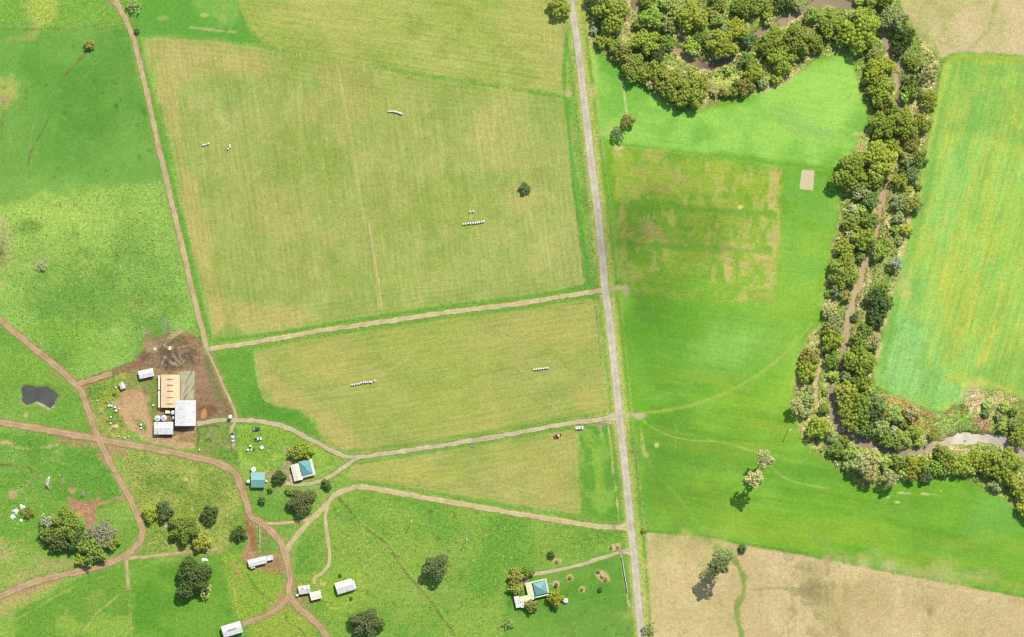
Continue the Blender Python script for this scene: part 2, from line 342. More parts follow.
# tracks and roads: name, material key, width, centre line, ground colour beneath and beside, label
ROADS = [
    ('road', 'road', 7.4, [(563, -60), (571, 0), (578, 50), (584, 100), (591, 160), (598.5, 220), (605.2, 290), (609.5, 320), (614.5, 370), (619.5, 420), (626, 478), (630.6, 527), (634, 557), (637.8, 600), (641.4, 637), (646, 690)], (200, 190, 150), 'straight pale grey sealed country road running north to south'),
    ('dirt_track', 'straw', 5.2, [(113, -40), (116.5, 0), (121, 10), (133, 38), (144.5, 83), (159.5, 151), (176, 220), (187, 268), (197, 311), (203, 333), (206.5, 348)], (178, 148, 106), 'long brown dirt track down the north-west into the farmyard'),
    ('dirt_track', 'brown', 3.2, [(104, -8), (111, 1), (119, 8)], (190, 165, 125), 'short spur of dirt track forking at the top edge'),
    ('farm_track', 'tan', 5.0, [(206, 349.5), (230, 346), (256, 342.3), (319, 331), (381, 322), (450, 312), (512, 304.5), (557, 297.3), (605, 290)], (150, 165, 85), 'pale tan farm track between the large and middle hay fields'),
    ('dirt_track', 'brown', 6.8, [(-40, 417), (0, 422), (30, 427), (63, 433), (97, 438.6), (125, 444), (151, 448), (188, 455.7), (218, 463), (233.5, 472), (240, 483), (246, 502), (251, 517), (262, 523), (278.6, 540), (286, 557), (290, 577), (289, 594), (298.7, 608), (314, 621), (326, 637), (345, 690)], (170, 140, 98), 'main brown dirt farm track winding past sheds and cottage'),
    ('dirt_track', 'brown', 6.4, [(-40, 293), (0, 320), (32.7, 347.6), (55, 365), (75, 384), (83, 395), (89, 413), (97, 436), (105.5, 453), (118.5, 478), (129, 497), (138.5, 519), (142.5, 532), (137, 545), (123, 557), (95.5, 567.5), (63, 575), (32.7, 582.5), (0, 596), (-40, 612)], (175, 145, 103), 'brown dirt track from the west edge passing the pond and dark trees'),
    ('dirt_track', 'brown', 5.2, [(76, 385), (88, 381), (100, 377), (112, 373)], (150, 118, 90), 'short muddy dirt track running east to the sheds'),
    ('dirt_track', 'brown', 5.0, [(289, 594), (284, 603), (276, 610), (266, 615.5), (256, 619), (243, 624)], (180, 145, 102), 'short dirt track curving to the white shed at the bottom'),
    ('farm_track', 'tan', 5.4, [(286, 550), (298.7, 533.5), (312.5, 518.5), (326, 504.6), (336, 494.6), (349, 489), (364, 487), (407, 494.6), (457, 503), (512, 512.7), (562, 521), (600, 526.5), (631, 527)], (165, 165, 88), 'tan gravel farm track curving from the cottage to the road'),
    ('farm_track', 'tan', 3.4, [(327.6, 506), (325, 517), (327.6, 537), (329.6, 560), (324, 571), (315, 577.5), (314, 584)], (165, 165, 88), 'narrow tan track dropping to the small white cottage'),
    ('farm_track', 'tan', 3.2, [(262, 523), (275, 523.5), (293.7, 522), (306, 520), (313, 518)], (160, 135, 95), 'short link track below the dark round tree'),
    ('gravel_drive', 'gravel', 4.8, [(197, 424), (216, 420.5), (236, 420), (256, 421), (281, 425.5), (306, 437), (329, 449.5), (344, 455.7), (361.5, 457), (394, 452.5), (457, 443), (512, 433.8), (562, 424.3), (600, 419.5), (619, 416)], (140, 150, 80), 'long pale gravel drive from the road to the farmhouse sheds'),
    ('gravel_drive', 'gravel', 4.2, [(357, 457.5), (344, 467), (331, 476), (318, 482), (300, 484.5), (284, 483)], (140, 150, 80), 'short grey gravel drive curving to the teal roofed house'),
    ('gravel_drive', 'gravel', 3.8, [(533, 574), (550, 571.5), (575, 566), (600, 558.5), (620, 552.3), (633, 550.5)], (125, 165, 75), 'grey gravel drive from the road to the south house'),
    ('farm_track', 'faint', 3.2, [(126, 558), (145, 557), (161, 555), (188, 552), (204, 550), (218.6, 548.6)], (160, 150, 90), 'faint earth track under the dark trees'),
    ('farm_track', 'faint', 3.2, [(126.5, 560), (127.5, 575), (128, 588)], (180, 160, 105), 'short worn earth spur south of the winding track'),
    ('farm_track', 'faint', 3.0, [(207, 352), (212, 360), (221, 380), (229, 398), (235, 412), (235, 421), (231, 432), (235, 450)], (160, 150, 95), 'narrow fenced lane east of the farmyard'),
]

def paint():
    X, Y = G['X'], G['Y']; n = len(X)
    # default pasture
    t = sstep(0.5 + fbm(X, Y, 60, 1, 5) * 0.9)[:, None]
    G['col'] = PC((112, 180, 66)) * (1 - t) + PC((140, 192, 84)) * t
    G['amp'] = np.full(n, 0.45)
    F = [f[2] for f in FIELDS]
    p_poly(F[0], (98, 180, 66), 16, 2.5, 18, amp=0.34, col2=(112, 182, 74), c2s=70, c2t=0.25, c2w=1.0, seed=1)
    p_poly(F[1], (146, 202, 90), 9, 1.5, 14, amp=0.48, col2=(108, 176, 70), c2s=55, c2t=0.15, c2w=0.8, seed=5)
    p_poly(F[2], (98, 186, 66), 3, 0.8, amp=0.36, col2=(124, 196, 82), c2s=40, seed=2)
    p_poly(F[3], (166, 194, 90), 2.5, 1.0, amp=0.38, col2=(186, 198, 106), c2s=60, c2t=0.1, c2w=0.9, seed=3)
    p_poly(F[4], (162, 192, 96), 2.5, 1.0, amp=0.38, col2=(180, 193, 108), c2s=60, c2t=0.1, c2w=0.9, seed=4)
    p_poly(F[5], (168, 188, 94), 2.5, 1.2, amp=0.38, col2=(182, 186, 102), c2s=50, c2t=0.0, c2w=0.9, seed=6, smooth=True)
    p_poly(F[6], (172, 188, 94), 2.5, 1.0, amp=0.38, col2=(184, 186, 104), c2s=45, c2t=-0.1, c2w=0.8, seed=7)
    p_poly(F[7], (98, 178, 58), 2.0, 0.5, amp=0.40, col2=(132, 194, 74), c2s=25, c2t=0.3, seed=8)
    p_poly(F[8], (104, 178, 62), 3, 0.8, amp=0.46, col2=(138, 186, 74), c2s=70, c2t=0.2, c2w=0.9, seed=9)
    p_poly(F[9], (94, 172, 58), 3, 0.8, amp=0.34, col2=(122, 184, 72), c2s=50, c2t=0.2, c2w=0.9, seed=10)
    p_poly(F[10], (112, 192, 54), 3, 0.8, amp=0.36, col2=(142, 210, 74), c2s=90, c2t=0.1, c2w=0.9, seed=11)
    p_poly(F[11], (164, 218, 92), 2, 0.5, amp=0.40, col2=(152, 224, 106), c2s=60, seed=12)
    p_poly(F[12], (218, 198, 150), 5, 2.0, amp=0.38, col2=(200, 190, 130), c2s=40, c2t=0.3, c2w=0.7, seed=13)
    p_poly(F[13], (222, 198, 152), 3, 0.8, amp=0.36, col2=(206, 186, 132), c2s=60, c2t=0.2, c2w=0.8, seed=14)
    # --- north-west details
    p_poly([(-40, -40), (110, -40), (118, 24), (60, 27), (-40, 28)], (124, 190, 72), 6, 1.5, st=0.8, amp=0.5)
    p_noise([(-20, 30), (120, 30), (160, 178), (-20, 208)], (126, 192, 84), 45, 0.05, 0.8, 0.55, 88); p_noise([(40, 40), (125, 30), (160, 175), (60, 190)], (84, 166, 56), 40, 0.1, 0.7, 0.5, 92); p_blob(30, 190, 60, 14, (136, 198, 88), 0.5, 1.3, 0.5, 16)
    p_poly([(22, -20), (58, -20), (58, 18), (50, 26), (36, 26), (30, 14)], (190, 204, 92), 8, 4, 12, st=0.65, amp=0.6, seed=3)
    p_line([(24, 5), (32, 18), (38, 26), (30, 36), (10, 38)], 5, (186, 180, 110), 0.5, 6, 3)
    p_line([(-40, 28), (20, 29), (60, 29), (95, 29), (115, 26)], 1.6, (112, 130, 70), 0.7, 1.8, 0.8, brk=0.2)
    p_line([(118, 20), (108, 28), (96, 36), (89, 47)], 2.2, (150, 150, 88), 0.6, 2.5, 1)
    p_line([(87, 52), (80, 60), (70, 70), (60, 82), (55, 98), (50, 113), (43, 130), (32, 148), (28, 165)], 1.5, (120, 118, 72), 0.75, 1.5, 0.8, brk=0.25)
    p_line([(87, 52), (80, 60), (70, 70), (62, 80)], 2.4, (128, 120, 82), 0.7, 1.5, 1)
    p_line([(4, 110), (2, 130), (3, 155), (6, 175)], 1.4, (120, 125, 70), 0.6, 1.5, 0.8, brk=0.3)
    p_blob(4, 90, 12, 14, (205, 200, 110), 0.6, 1.0, 0.5); p_blob(5, 98, 5, 6, (180, 160, 120), 0.7, 0.8, 0.5)
    p_line([(0, 204), (80, 190), (162, 179)], 1.2, (130, 190, 84), 0.5, 1.5)
    for (x, y, rx, ry, c, st) in [(45, 215, 60, 16, (184, 222, 102), .6), (95, 225, 50, 30, (170, 212, 98), .5), (60, 250, 40, 25, (172, 212, 98), .4), (140, 275, 35, 45, (104, 172, 70), .45), (26, 227, 12, 6, (92, 158, 62), .7),
                                  (2, 240, 9, 22, (188, 178, 128), .6), (0, 255, 5, 10, (130, 112, 84), .5), (42, 265, 8, 6, (182, 184, 140), .6), (131, 303, 4, 2.5, (196, 184, 128), .8), (2, 284, 5, 3, (205, 190, 130), .6), (22, 262, 25, 20, (150, 185, 90), .4),
                                  (110, 305, 60, 16, (108, 174, 66), .5), (60, 330, 30, 12, (130, 196, 66), .5), (90, 345, 25, 15, (132, 196, 66), .5)]:
        p_blob(x, y, rx, ry, c, st, 1.2, 0.6, 14)
    # verge of green along the north track and hay field edges
    p_line([(136, 33), (148, 82), (164, 150), (181, 220), (193, 268), (203, 311), (211, 336)], 4.4, (92, 186, 62), 0.9, 3, 1, amp=0.4)
    p_line([(143, 36), (200, 38), (256, 45)], 4, (100, 190, 66), 0.8, 3, 1)
    p_line([(232, -10), (238, 8), (247, 26), (258, 40), (270, 46)], 3, (110, 176, 70), 0.7, 3, 1)
    p_line([(256, 45), (330, 59), (430, 75), (520, 89), (568, 98)], 3.6, (112, 180, 64), 0.85, 3, 1.2)
    p_line([(190, 27), (205, 29), (222, 31), (236, 32)], 2.2, (190, 192, 130), 0.8, 1.5, 1)
    p_line([(225, 36), (232, 26), (236, 12), (237, -4)], 1.2, (160, 196, 110), 0.6, 1.5); p_blob(204, 15, 4, 2, (190, 205, 130), 0.7); p_blob(163, 18, 5, 2.5, (180, 200, 120), 0.5)
    p_line([(160, 178), (176, 240), (186, 290), (191, 310)], 1.0, (150, 172, 92), 0.7, 1.2, 0.4)
    # hay field details
    p_poly([(146, 40), (255, 49), (300, 62), (262, 78), (200, 76), (157, 84)], (206, 190, 118), 16, 6, 20, st=0.75, seed=2)
    p_poly([(157, 84), (176, 84), (188, 160), (212, 250), (232, 330), (214, 334), (196, 262)], (208, 190, 116), 12, 5, 20, st=0.75, seed=4)
    p_poly([(216, 300), (260, 300), (330, 318), (232, 338), (214, 334)], (212, 192, 118), 12, 5, 20, st=0.7, seed=5)
    for (x, y, rx, ry, c, st) in [(300, 120, 45, 60, (156, 182, 82), .5), (255, 200, 40, 70, (160, 184, 86), .5), (430, 195, 50, 30, (152, 182, 80), .5), (400, 110, 60, 40, (170, 188, 92), .4), (340, 90, 30, 30, (196, 186, 108), .5), (500, 130, 20, 45, (204, 198, 116), .5),
                                  (545, 180, 30, 50, (192, 194, 112), .5), (525, 200, 25, 25, (204, 196, 120), .6), (480, 215, 40, 25, (182, 196, 98), .4), (290, 220, 40, 25, (196, 188, 110), .4), (420, 275, 40, 25, (176, 196, 100), .5), (520, 30, 40, 25, (204, 196, 112), .4),
                                  (430, 30, 70, 20, (164, 192, 84), .5), (330, 15, 60, 15, (196, 198, 108), .5), (300, 270, 60, 25, (164, 184, 88), .4), (380, 210, 25, 40, (186, 186, 102), .4), (550, 60, 14, 30, (206, 196, 116), .4)]:
        p_blob(x, y, rx, ry, c, min(1, st * 1.35), 1.4, 0.7, 22)
    for fi, sd in ((3, 81), (4, 84), (5, 87), (6, 90)):
        p_noise(F[fi], (208, 200, 122), 34, 0.3, 0.6, 0.30, sd - 40); p_noise(F[fi], (146, 180, 78), 26, 0.25, 0.5, 0.40, sd - 30)
        p_noise(F[fi], (210, 204, 128), 7, 0.4, 0.5, 0.25, sd - 25)
    p_line([(338, 66), (344, 100), (352, 140), (358, 180), (366, 225), (374, 270), (379, 308)], 2.4, (210, 200, 130), 0.7, 2.0, 0.8)
    p_line([(362, 185), (368, 230), (373, 270), (377, 312)], 1.8, (132, 172, 76), 0.6, 1.8, 0.8)
    p_line([(369, 225), (377, 270), (382, 308)], 2.0, (216, 202, 140), 0.85, 1.4, 0.6)
    p_line([(468, 160), (470, 190), (471, 215), (471, 245)], 1.4, (208, 206, 132), 0.6, 1.5, 0.6, brk=0.2)
    p_line([(497, 100), (494, 125), (492, 150), (492, 165)], 2.2, (216, 204, 130), 0.6, 2, 0.8); p_line([(482, 105), (475, 150), (472, 175)], 1.2, (206, 202, 126), 0.5, 1.5)
    for i in range(13):
        x0 = 206 + i * 29 + 3 * math.sin(i * 2.3)
        p_line([(x0 - 44, 62), (x0 - 22, 190), (x0, 315)], 1.0, (196, 196, 118) if i % 2 else (158, 180, 82), 0.22, 2.5, 1.0, brk=0.2, seed=i)
    # mower passes: headland laps that follow the boundary, then straight lines across
    for fi, ang, per in ((3, -8, 5.5), (4, -82, 6.0), (5, 9, 5.5), (6, 9, 5.0)):
        idx = bb(F[fi], 0); x, y = X[idx], Y[idx]; dd = -poly_sd(x, y, F[fi]) + 0.5 * fbm(x, y, 30, 7, 2)
        a = math.radians(ang); v = (y * math.cos(a) + x * math.sin(a)) + 1.2 * fbm(x, y, 60, 15, 2)
        lap = np.sin(dd * 2 * math.pi / 5.0) * np.clip((26 - dd) / 5, 0, 1); row = np.sin(v * 2 * math.pi / per) * np.clip((dd - 22) / 5, 0, 1) * (0.55 + 0.6 * fbm(x, y, 45, 23, 3))
        m = (dd > 0) * (lap * 0.045 + row * 0.035 - 0.09); G['col'][idx] *= (1 + m)[:, None]
        late = (np.sin(v * 2 * math.pi / (per * 7.3) + fi) > 0.55) * (dd > 24) * 0.10
        G['col'][idx] = G['col'][idx] * (1 - late[:, None]) + PC((200, 196, 118)) * late[:, None]
    # green margin of hay fields along the tracks and the road
    p_line([(212, 340), (256, 336), (319, 326), (381, 316), (450, 306.5), (512, 299), (557, 292), (586, 287)], 3.6, (104, 182, 62), 0.9, 2.5, 1, amp=0.4)
    p_line([(216, 353), (256, 347), (319, 336), (381, 327), (450, 317), (512, 309.5), (557, 302.5), (596, 296)], 3.6, (104, 182, 62), 0.9, 2.5, 1, amp=0.4)
    p_line([(256, 416), (290, 420), (310, 430), (333, 445), (347, 451), (400, 446), (457, 437), (512, 428), (562, 418.5), (605, 412)], 3.0, (112, 176, 66), 0.85, 2.5, 1, amp=0.4)
    p_line([(361, 463), (400, 457), (457, 448), (512, 439), (562, 429.5), (605, 424)], 2.2, (122, 172, 72), 0.8, 2.2, 1)
    p_line([(352, 484), (366, 482), (407, 488.5), (457, 497), (512, 506.5), (562, 515), (600, 520)], 2.6, (120, 182, 68), 0.8, 2.2, 1)
    p_poly([(214, 356), (252, 350), (258, 385), (264, 402), (300, 411), (315, 424), (320, 440), (296, 428), (262, 417), (240, 416), (230, 398)], (90, 172, 56), 3, 1.2, amp=0.34, col2=(104, 182, 64), c2s=30, seed=21)
    p_poly([(214, 336), (222, 342), (250, 338), (240, 328), (226, 322)], (110, 180, 66), 4, 1, st=0.6)
    p_poly([(262, 385), (282, 408), (300, 410), (316, 424), (326, 444), (345, 450), (380, 448), (350, 430), (320, 405), (280, 380), (258, 365)], (200, 182, 112), 10, 4, 15, st=0.5, seed=6)
    for (x, y, rx, ry, c, st) in [(330, 360, 50, 20, (192, 182, 100), .5), (450, 350, 60, 25, (172, 186, 86), .5), (560, 330, 40, 20, (196, 186, 100), .5), (480, 410, 60, 20, (184, 186, 90), .4), (400, 400, 50, 25, (170, 184, 84), .4), (590, 400, 15, 15, (200, 184, 104), .5), (545, 475, 28, 30, (198, 184, 108), .45), (420, 475, 40, 8, (186, 186, 90), .5)]:
        p_blob(x, y, rx, ry, c, st, 1.4, 0.6, 25)
    p_line([(568, 20), (566, 50), (564, 75), (567, 110), (571, 150), (577, 200), (583, 240), (589, 285)], 5.0, (88, 188, 58), 0.9, 3.0, 1.0, amp=0.35)
    p_line([(569, 160), (578, 220), (585, 285), (594, 300), (600, 350), (607, 410)], 1.2, (92, 128, 60), 0.7, 1.4, 0.5, brk=0.1)
    p_line([(562, 10), (571, 50), (576, 90), (583, 150), (590, 210), (598, 285)], 1.6, (206, 204, 110), 0.7, 1.6, 0.6, brk=0.2)
    p_line([(599, 300), (606, 350), (612, 408)], 2.0, (140, 180, 74), 0.7, 2, 0.6)
    # paddock corner
    p_poly([(592, 449), (600, 448), (602, 478), (604, 505), (597, 505)], (142, 200, 72), 2, 0.6, st=0.8); p_line([(600, 428), (602, 436)], 3, (196, 184, 120), 0.8, 1.5)
    p_line([(601, 455), (604, 485), (606, 515)], 1.2, (158, 190, 90), 0.6, 1.4); p_noise([(578, 445), (598, 445), (600, 515), (584, 515)], (160, 196, 96), 6, 0.35, 0.5, 0.5, 33)
    # verges of the road
    for off, w, c, st in [(-7, 2.4, (150, 182, 80), .8), (7, 4.0, (188, 196, 92), .85), (-5, 1.6, (198, 196, 116), .8), (5, 1.8, (206, 200, 122), .8), (11, 2.0, (132, 178, 70), .7), (13.5, 1.2, (186, 192, 106), .6)]:
        p_line([(563 + off, -60), (571 + off, 0), (584 + off, 100), (598.5 + off, 220), (609.5 + off, 320), (619.5 + off, 420), (626 + off, 478), (634 + off, 557), (641.4 + off, 637), (646 + off, 690)], w, c, st, 2.0, 0.6, brk=0.0)
    p_line([(579, 0), (588, 30), (594, 60), (597, 95), (600, 130)], 4, (214, 200, 118), 0.75, 3, 1.5); p_line([(586, 5), (590, 22), (592, 40)], 5, (222, 202, 150), 0.8, 3, 1.5)
    p_line([(606, 413), (608, 425), (611, 445), (613, 470), (616, 490), (619, 523)], 1.7, (212, 206, 132), 0.9, 1.2, 0.7, brk=0.12)
    p_line([(620.8, 555), (623.8, 575), (626.8, 592), (629, 606)], 1.5, (214, 222, 150), 0.8, 1.2, 0.5)
    p_line([(603, 375), (606, 400), (608, 412)], 1.4, (206, 204, 130), 0.8, 1.2, 0.6); p_line([(596, 275), (594, 240), (589, 200)], 1.0, (206, 196, 130), 0.7, 1.2, 0.6, brk=0.2)
    p_blob(601, 424, 5, 2.5, (186, 160, 128), 0.8); p_blob(568, 94, 3.5, 5, (214, 190, 140), 0.7); p_blob(592, 92, 3, 8, (216, 196, 130), 0.6)
    # --- farm precinct
    p_poly([(78, 386), (126, 369), (136, 366), (150, 370), (158, 376), (158, 400), (152, 420), (150, 430), (138, 424), (122, 440), (100, 436)], (118, 172, 66), 4, 1.5, amp=0.7, col2=(168, 176, 86), c2s=14, c2t=0.1, seed=5)
    p_poly(F[14], (170, 141, 102), 4, 2.5, 10, amp=0.42, col2=(146, 120, 90), c2s=22, c2t=0.1, c2w=0.7, seed=15)
    p_poly([(122, 392), (135, 390), (146, 395), (147, 410), (140, 415), (144, 430), (160, 440), (176, 446), (192, 446), (196, 426), (200, 424), (176, 436), (155, 438), (150, 432), (142, 434), (128, 426), (118, 414), (117, 402)], (208, 172, 128), 3, 1.5, 8, amp=0.4, col2=(188, 150, 108), c2s=15, seed=2)
    p_poly([(136, 403), (145, 405), (149, 425), (156, 436), (148, 434), (137, 418)], (206, 172, 130), 2, 0.8, amp=0.35)
    p_poly([(136, 419), (142, 418), (147, 430), (143, 434), (136, 428)], (112, 160, 60), 2, 0.8, amp=0.7)
    p_poly([(146, 394), (152, 380), (158, 376), (158, 408), (152, 422), (149, 410)], (122, 164, 66), 3, 1.5, amp=0.6, st=0.9)
    p_poly([(128, 372), (138, 374), (150, 380), (152, 390), (140, 390), (128, 388), (122, 382)], (136, 162, 76), 4, 2, amp=0.7, st=0.8)
    p_line([(80, 385), (100, 377), (126, 368), (143, 361), (165, 356), (190, 354)], 7.5, (150, 118, 92), 0.95, 2.5, 1.2, amp=0.5)
    p_line([(204, 350), (202, 362), (202, 378), (205, 395)], 6, (176, 140, 112), 0.8, 4, 1.5)
    p_poly([(138, 358), (148, 347), (160, 346), (172, 340), (186, 338), (197, 344), (202, 352), (196, 364), (182, 369), (166, 371), (152, 368)], (124, 102, 82), 7, 4, 9, amp=0.55, col2=(152, 126, 98), c2s=12, c2t=0.1, c2w=0.5, seed=7)
    p_poly([(160, 354), (178, 351), (192, 359), (184, 366), (164, 368)], (100, 86, 72), 6, 3, 8, st=0.7, seed=8)
    rsm = np.random.RandomState(4)
    for k in range(46):                       # churned ruts and scraped heaps
        x0, y0 = rsm.uniform(140, 200), rsm.uniform(334, 368); a = rsm.normal(-0.25, 0.7); l = rsm.uniform(3, 13)
        p_line([(x0, y0), (x0 + l * .5 * math.cos(a), y0 + l * .5 * math.sin(a) + rsm.uniform(-1.5, 1.5)), (x0 + l * math.cos(a), y0 + l * math.sin(a))], rsm.uniform(0.7, 1.8), [(188, 164, 132), (92, 76, 62), (168, 140, 106), (84, 72, 62), (206, 186, 156)][k % 5], 0.6, 1.3, 0.6)
    for k in range(30):
        x0, y0 = rsm.uniform(196, 226), rsm.uniform(356, 424); p_blob(x0, y0, rsm.uniform(1, 4), rsm.uniform(1, 4), [(190, 156, 124), (128, 100, 76), (150, 140, 92)][k % 3], 0.5, 0.8, 0.5, 4)
    for (x, y, rx, ry, c, st, rot) in [(151, 347, 7, 6, (178, 154, 116), .8, 0), (189, 340, 8, 3, (176, 134, 92), .8, 50), (180, 340, 6, 6, (132, 118, 76), .7, 0), (176, 334, 9, 2.2, (202, 184, 146), .8, -28), (147, 336, 4, 5, (170, 138, 110), .7, 0), (165, 325, 3, 7, (150, 170, 130), .6, 0), (173, 363, 4, 1.2, (206, 188, 164), .7, 25), (165, 357, 3, 1.2, (196, 176, 150), .7, 20), (170, 348, 1.6, 2.6, (232, 206, 166), .9, 20), (155, 349, 1.5, 1.5, (236, 220, 200), .9, 0),
                                   (186, 386, 8, 14, (176, 166, 130), .9, 5), (205, 375, 9, 22, (166, 132, 106), .8, -15), (212, 398, 12, 12, (158, 124, 98), .7, 0), (208, 410, 9, 5, (128, 92, 62), .8, 0), (204, 413, 2.5, 5, (220, 168, 96), .8, 20), (188, 440, 10, 8, (150, 122, 86), .7, 0), (115, 427, 4, 3.2, (226, 190, 140), .95, 0), (113, 404, 7, 4, (200, 178, 146), .7, -20), (110, 422, 5, 2, (110, 88, 66), .7, 30), (103, 400, 6, 8, (176, 172, 76), .5, 0), (108, 395, 8, 5, (166, 180, 60), .6, 0), (95, 392, 8, 6, (92, 150, 66), .6, 0)]:
        p_blob(x, y, rx, ry, c, st, 0.7, 0.4, 5, rot)
    p_poly([(178, 372), (194, 371), (193, 400), (178, 400)], (178, 170, 138), 1.6, 0.7, amp=0.5, col2=(140, 132, 106), c2s=8, c2t=0.35, c2w=0.4, seed=9)
    p_poly([(203, 352), (207, 356), (222, 392), (228, 410), (216, 400), (206, 372)], (104, 136, 74), 3, 1.0, st=0.6)
    p_poly([(198, 428), (230, 426), (236, 452), (240, 466), (216, 460), (196, 450), (201, 440)], (112, 168, 66), 3, 1.2, amp=0.6, col2=(140, 160, 84), c2s=12, seed=3)
    p_line([(197, 427), (199, 436), (196, 447)], 2, (104, 84, 62), 0.7, 1.8, 0.8); p_line([(197, 428), (212, 426), (230, 430), (233, 450)], 1.4, (106, 92, 64), 0.7, 1.4, 0.6, brk=0.2)
    p_blob(176, 462, 6, 5, (196, 150, 114), 0.85, 0.6, 0.4, 4)
    p_poly([(118, 455), (140, 450), (200, 462), (225, 470), (240, 490), (243, 530), (225, 552), (150, 556), (143, 548), (148, 530), (140, 510), (128, 485)], (134, 170, 70), 5, 2, amp=0.62, col2=(164, 178, 90), c2s=22, c2t=0.0, seed=4)
    p_noise([(145, 455), (235, 475), (240, 500), (200, 500), (130, 480)], (108, 158, 58), 18, 0.1, 0.6, 0.7, 80)
    p_poly([(236, 424), (262, 424), (290, 430), (318, 447), (336, 460), (320, 474), (280, 480), (250, 490), (240, 470), (237, 450)], (132, 186, 68), 4, 1.5, amp=0.5, col2=(152, 196, 82), c2s=20, seed=6)
    p_blob(270, 476, 7, 6, (190, 168, 124), 0.7, 0.7, 0.5, 5); p_blob(287, 449, 3.4, 3.2, (196, 180, 150), 0.9, 0.4, 0.1); p_blob(287, 449, 2, 1.9, (152, 136, 112), 0.8, 0.4, 0.1)
    p_poly([(282, 464), (292, 458), (298, 470), (296, 482), (280, 484), (276, 478)], (180, 162, 130), 3, 1, st=0.8)
    p_line([(255, 492), (280, 490), (300, 492), (325, 488)], 4, (140, 150, 92), 0.5, 4, 2); p_line([(318, 445), (328, 452), (336, 456)], 1.6, (110, 120, 66), 0.7, 1.2)
    # pond surrounds, west paddocks
    p_poly([(16, 384), (34, 380), (56, 382), (64, 396), (58, 408), (48, 412), (22, 408)], (128, 172, 78), 5, 2, st=0.7, smooth=True)
    p_line([(24, 404), (34, 403), (42, 405), (49, 409), (55, 403)], 2.0, (196, 186, 150), 0.75, 1.4, 0.7)
    p_blob(55, 374, 8, 4, (184, 156, 110), 0.7, 0.8, 0.4, 6, 40); p_blob(26, 415, 2, 2.5, (206, 186, 120), 0.8); p_poly([(-40, 345), (30, 352), (60, 372), (70, 386), (20, 382), (-40, 380)], (128, 188, 70), 8, 3, st=0.7)
    p_poly([(-40, 426), (60, 440), (96, 444), (115, 482), (122, 500), (100, 510), (60, 500), (0, 490), (-40, 490)], (98, 174, 60), 5, 1.5, amp=0.45, col2=(118, 182, 72), c2s=40, seed=16)
    p_line([(-10, 440), (8, 443), (14, 447), (30, 448.5), (52, 446), (58, 444)], 1.8, (206, 190, 138), 0.75, 1.6, 0.9, brk=0.1); p_blob(72, 443, 16, 4, (176, 140, 104), 0.8, 0.8, 0.5, 6, 8); p_blob(4, 442, 6, 2, (204, 182, 130), 0.7)
    p_line([(0, 465), (12, 465), (24, 467), (33, 471), (35, 476), (30, 482), (22, 487), (12, 494)], 1.5, (118, 98, 62), 0.75, 1.4, 0.9, brk=0.15)
    p_line([(35, 476), (30, 482), (22, 488), (12, 494), (8, 500)], 2.4, (182, 176, 116), 0.5, 2, 1); p_blob(13, 494, 4, 5, (206, 176, 136), 0.7)
    p_line([(98, 458), (108, 475)], 1.0, (166, 196, 110), 0.7, 1.2)
    p_poly([(68, 498), (78, 500), (84, 503), (96, 500), (99, 493), (101, 497), (97, 508), (95, 520), (96, 532), (86, 532), (82, 516), (70, 508)], (186, 142, 112), 3, 1.5, 6, amp=0.5, seed=9); p_blob(72, 490, 4, 3.5, (196, 156, 124), 0.9, 0.6, 0.4, 4); p_blob(80, 513, 4, 3, (224, 166, 116), 0.8); p_blob(63, 481, 2.5, 3, (176, 158, 116), 0.7)
    p_line([(99, 504), (110, 501), (124, 497)], 3.0, (192, 158, 114), 0.8, 2, 1)
    p_poly([(-40, 530), (20, 540), (50, 558), (90, 562), (60, 572), (20, 582), (-40, 600)], (150, 186, 88), 10, 4, st=0.8, amp=0.5, col2=(184, 176, 110), c2s=25, c2t=0.1, seed=11)
    p_poly([(-40, 602), (20, 590), (60, 580), (50, 590), (22, 602), (0, 618), (-40, 640)], (190, 174, 110), 6, 3, st=0.85, amp=0.5, seed=12)
    p_poly([(-40, 640), (0, 618), (40, 598), (90, 574), (122, 565), (130, 590), (134, 680), (-40, 680)], (108, 176, 60), 6, 1.5, amp=0.4, col2=(142, 190, 74), c2s=30, c2t=0.1, seed=13)
    p_line([(0, 628), (30, 612), (60, 594), (90, 580), (105, 577)], 1.2, (176, 194, 110), 0.5, 1.6, 0.8); p_line([(0, 618), (24, 606), (45, 594)], 3, (176, 182, 100), 0.5, 3, 1.5)
    p_line([(124, 590), (112, 601), (98, 612), (88, 625), (76, 640)], 1.7, (202, 196, 116), 0.7, 1.6, 0.9, brk=0.15); p_line([(129, 588), (130, 605), (132, 640)], 1.3, (172, 188, 100), 0.6, 1.4, 0.6, brk=0.15); p_line([(112, 640), (125, 630), (142, 627)], 1.8, (186, 200, 110), 0.7, 1.5, 1, brk=0.2)
    p_blob(94, 602, 10, 8, (156, 168, 88), 0.4, 1.2, 0.5); p_line([(130, 574), (138, 569), (146, 567)], 1.5, (182, 176, 118), 0.6, 1.5, 0.8)
    p_poly([(134, 566), (180, 562), (222, 556), (232, 600), (232, 622), (222, 680), (134, 680)], (90, 172, 50), 6, 1.5, amp=0.34, col2=(112, 182, 62), c2s=50, seed=14)
    p_poly([(222, 556), (242, 552), (280, 568), (285, 600), (250, 618), (236, 618), (228, 590)], (140, 184, 64), 5, 2, amp=0.55, seed=15); p_poly([(250, 624), (286, 606), (310, 622), (330, 680), (240, 680)], (150, 182, 70), 5, 2, amp=0.55, seed=17)
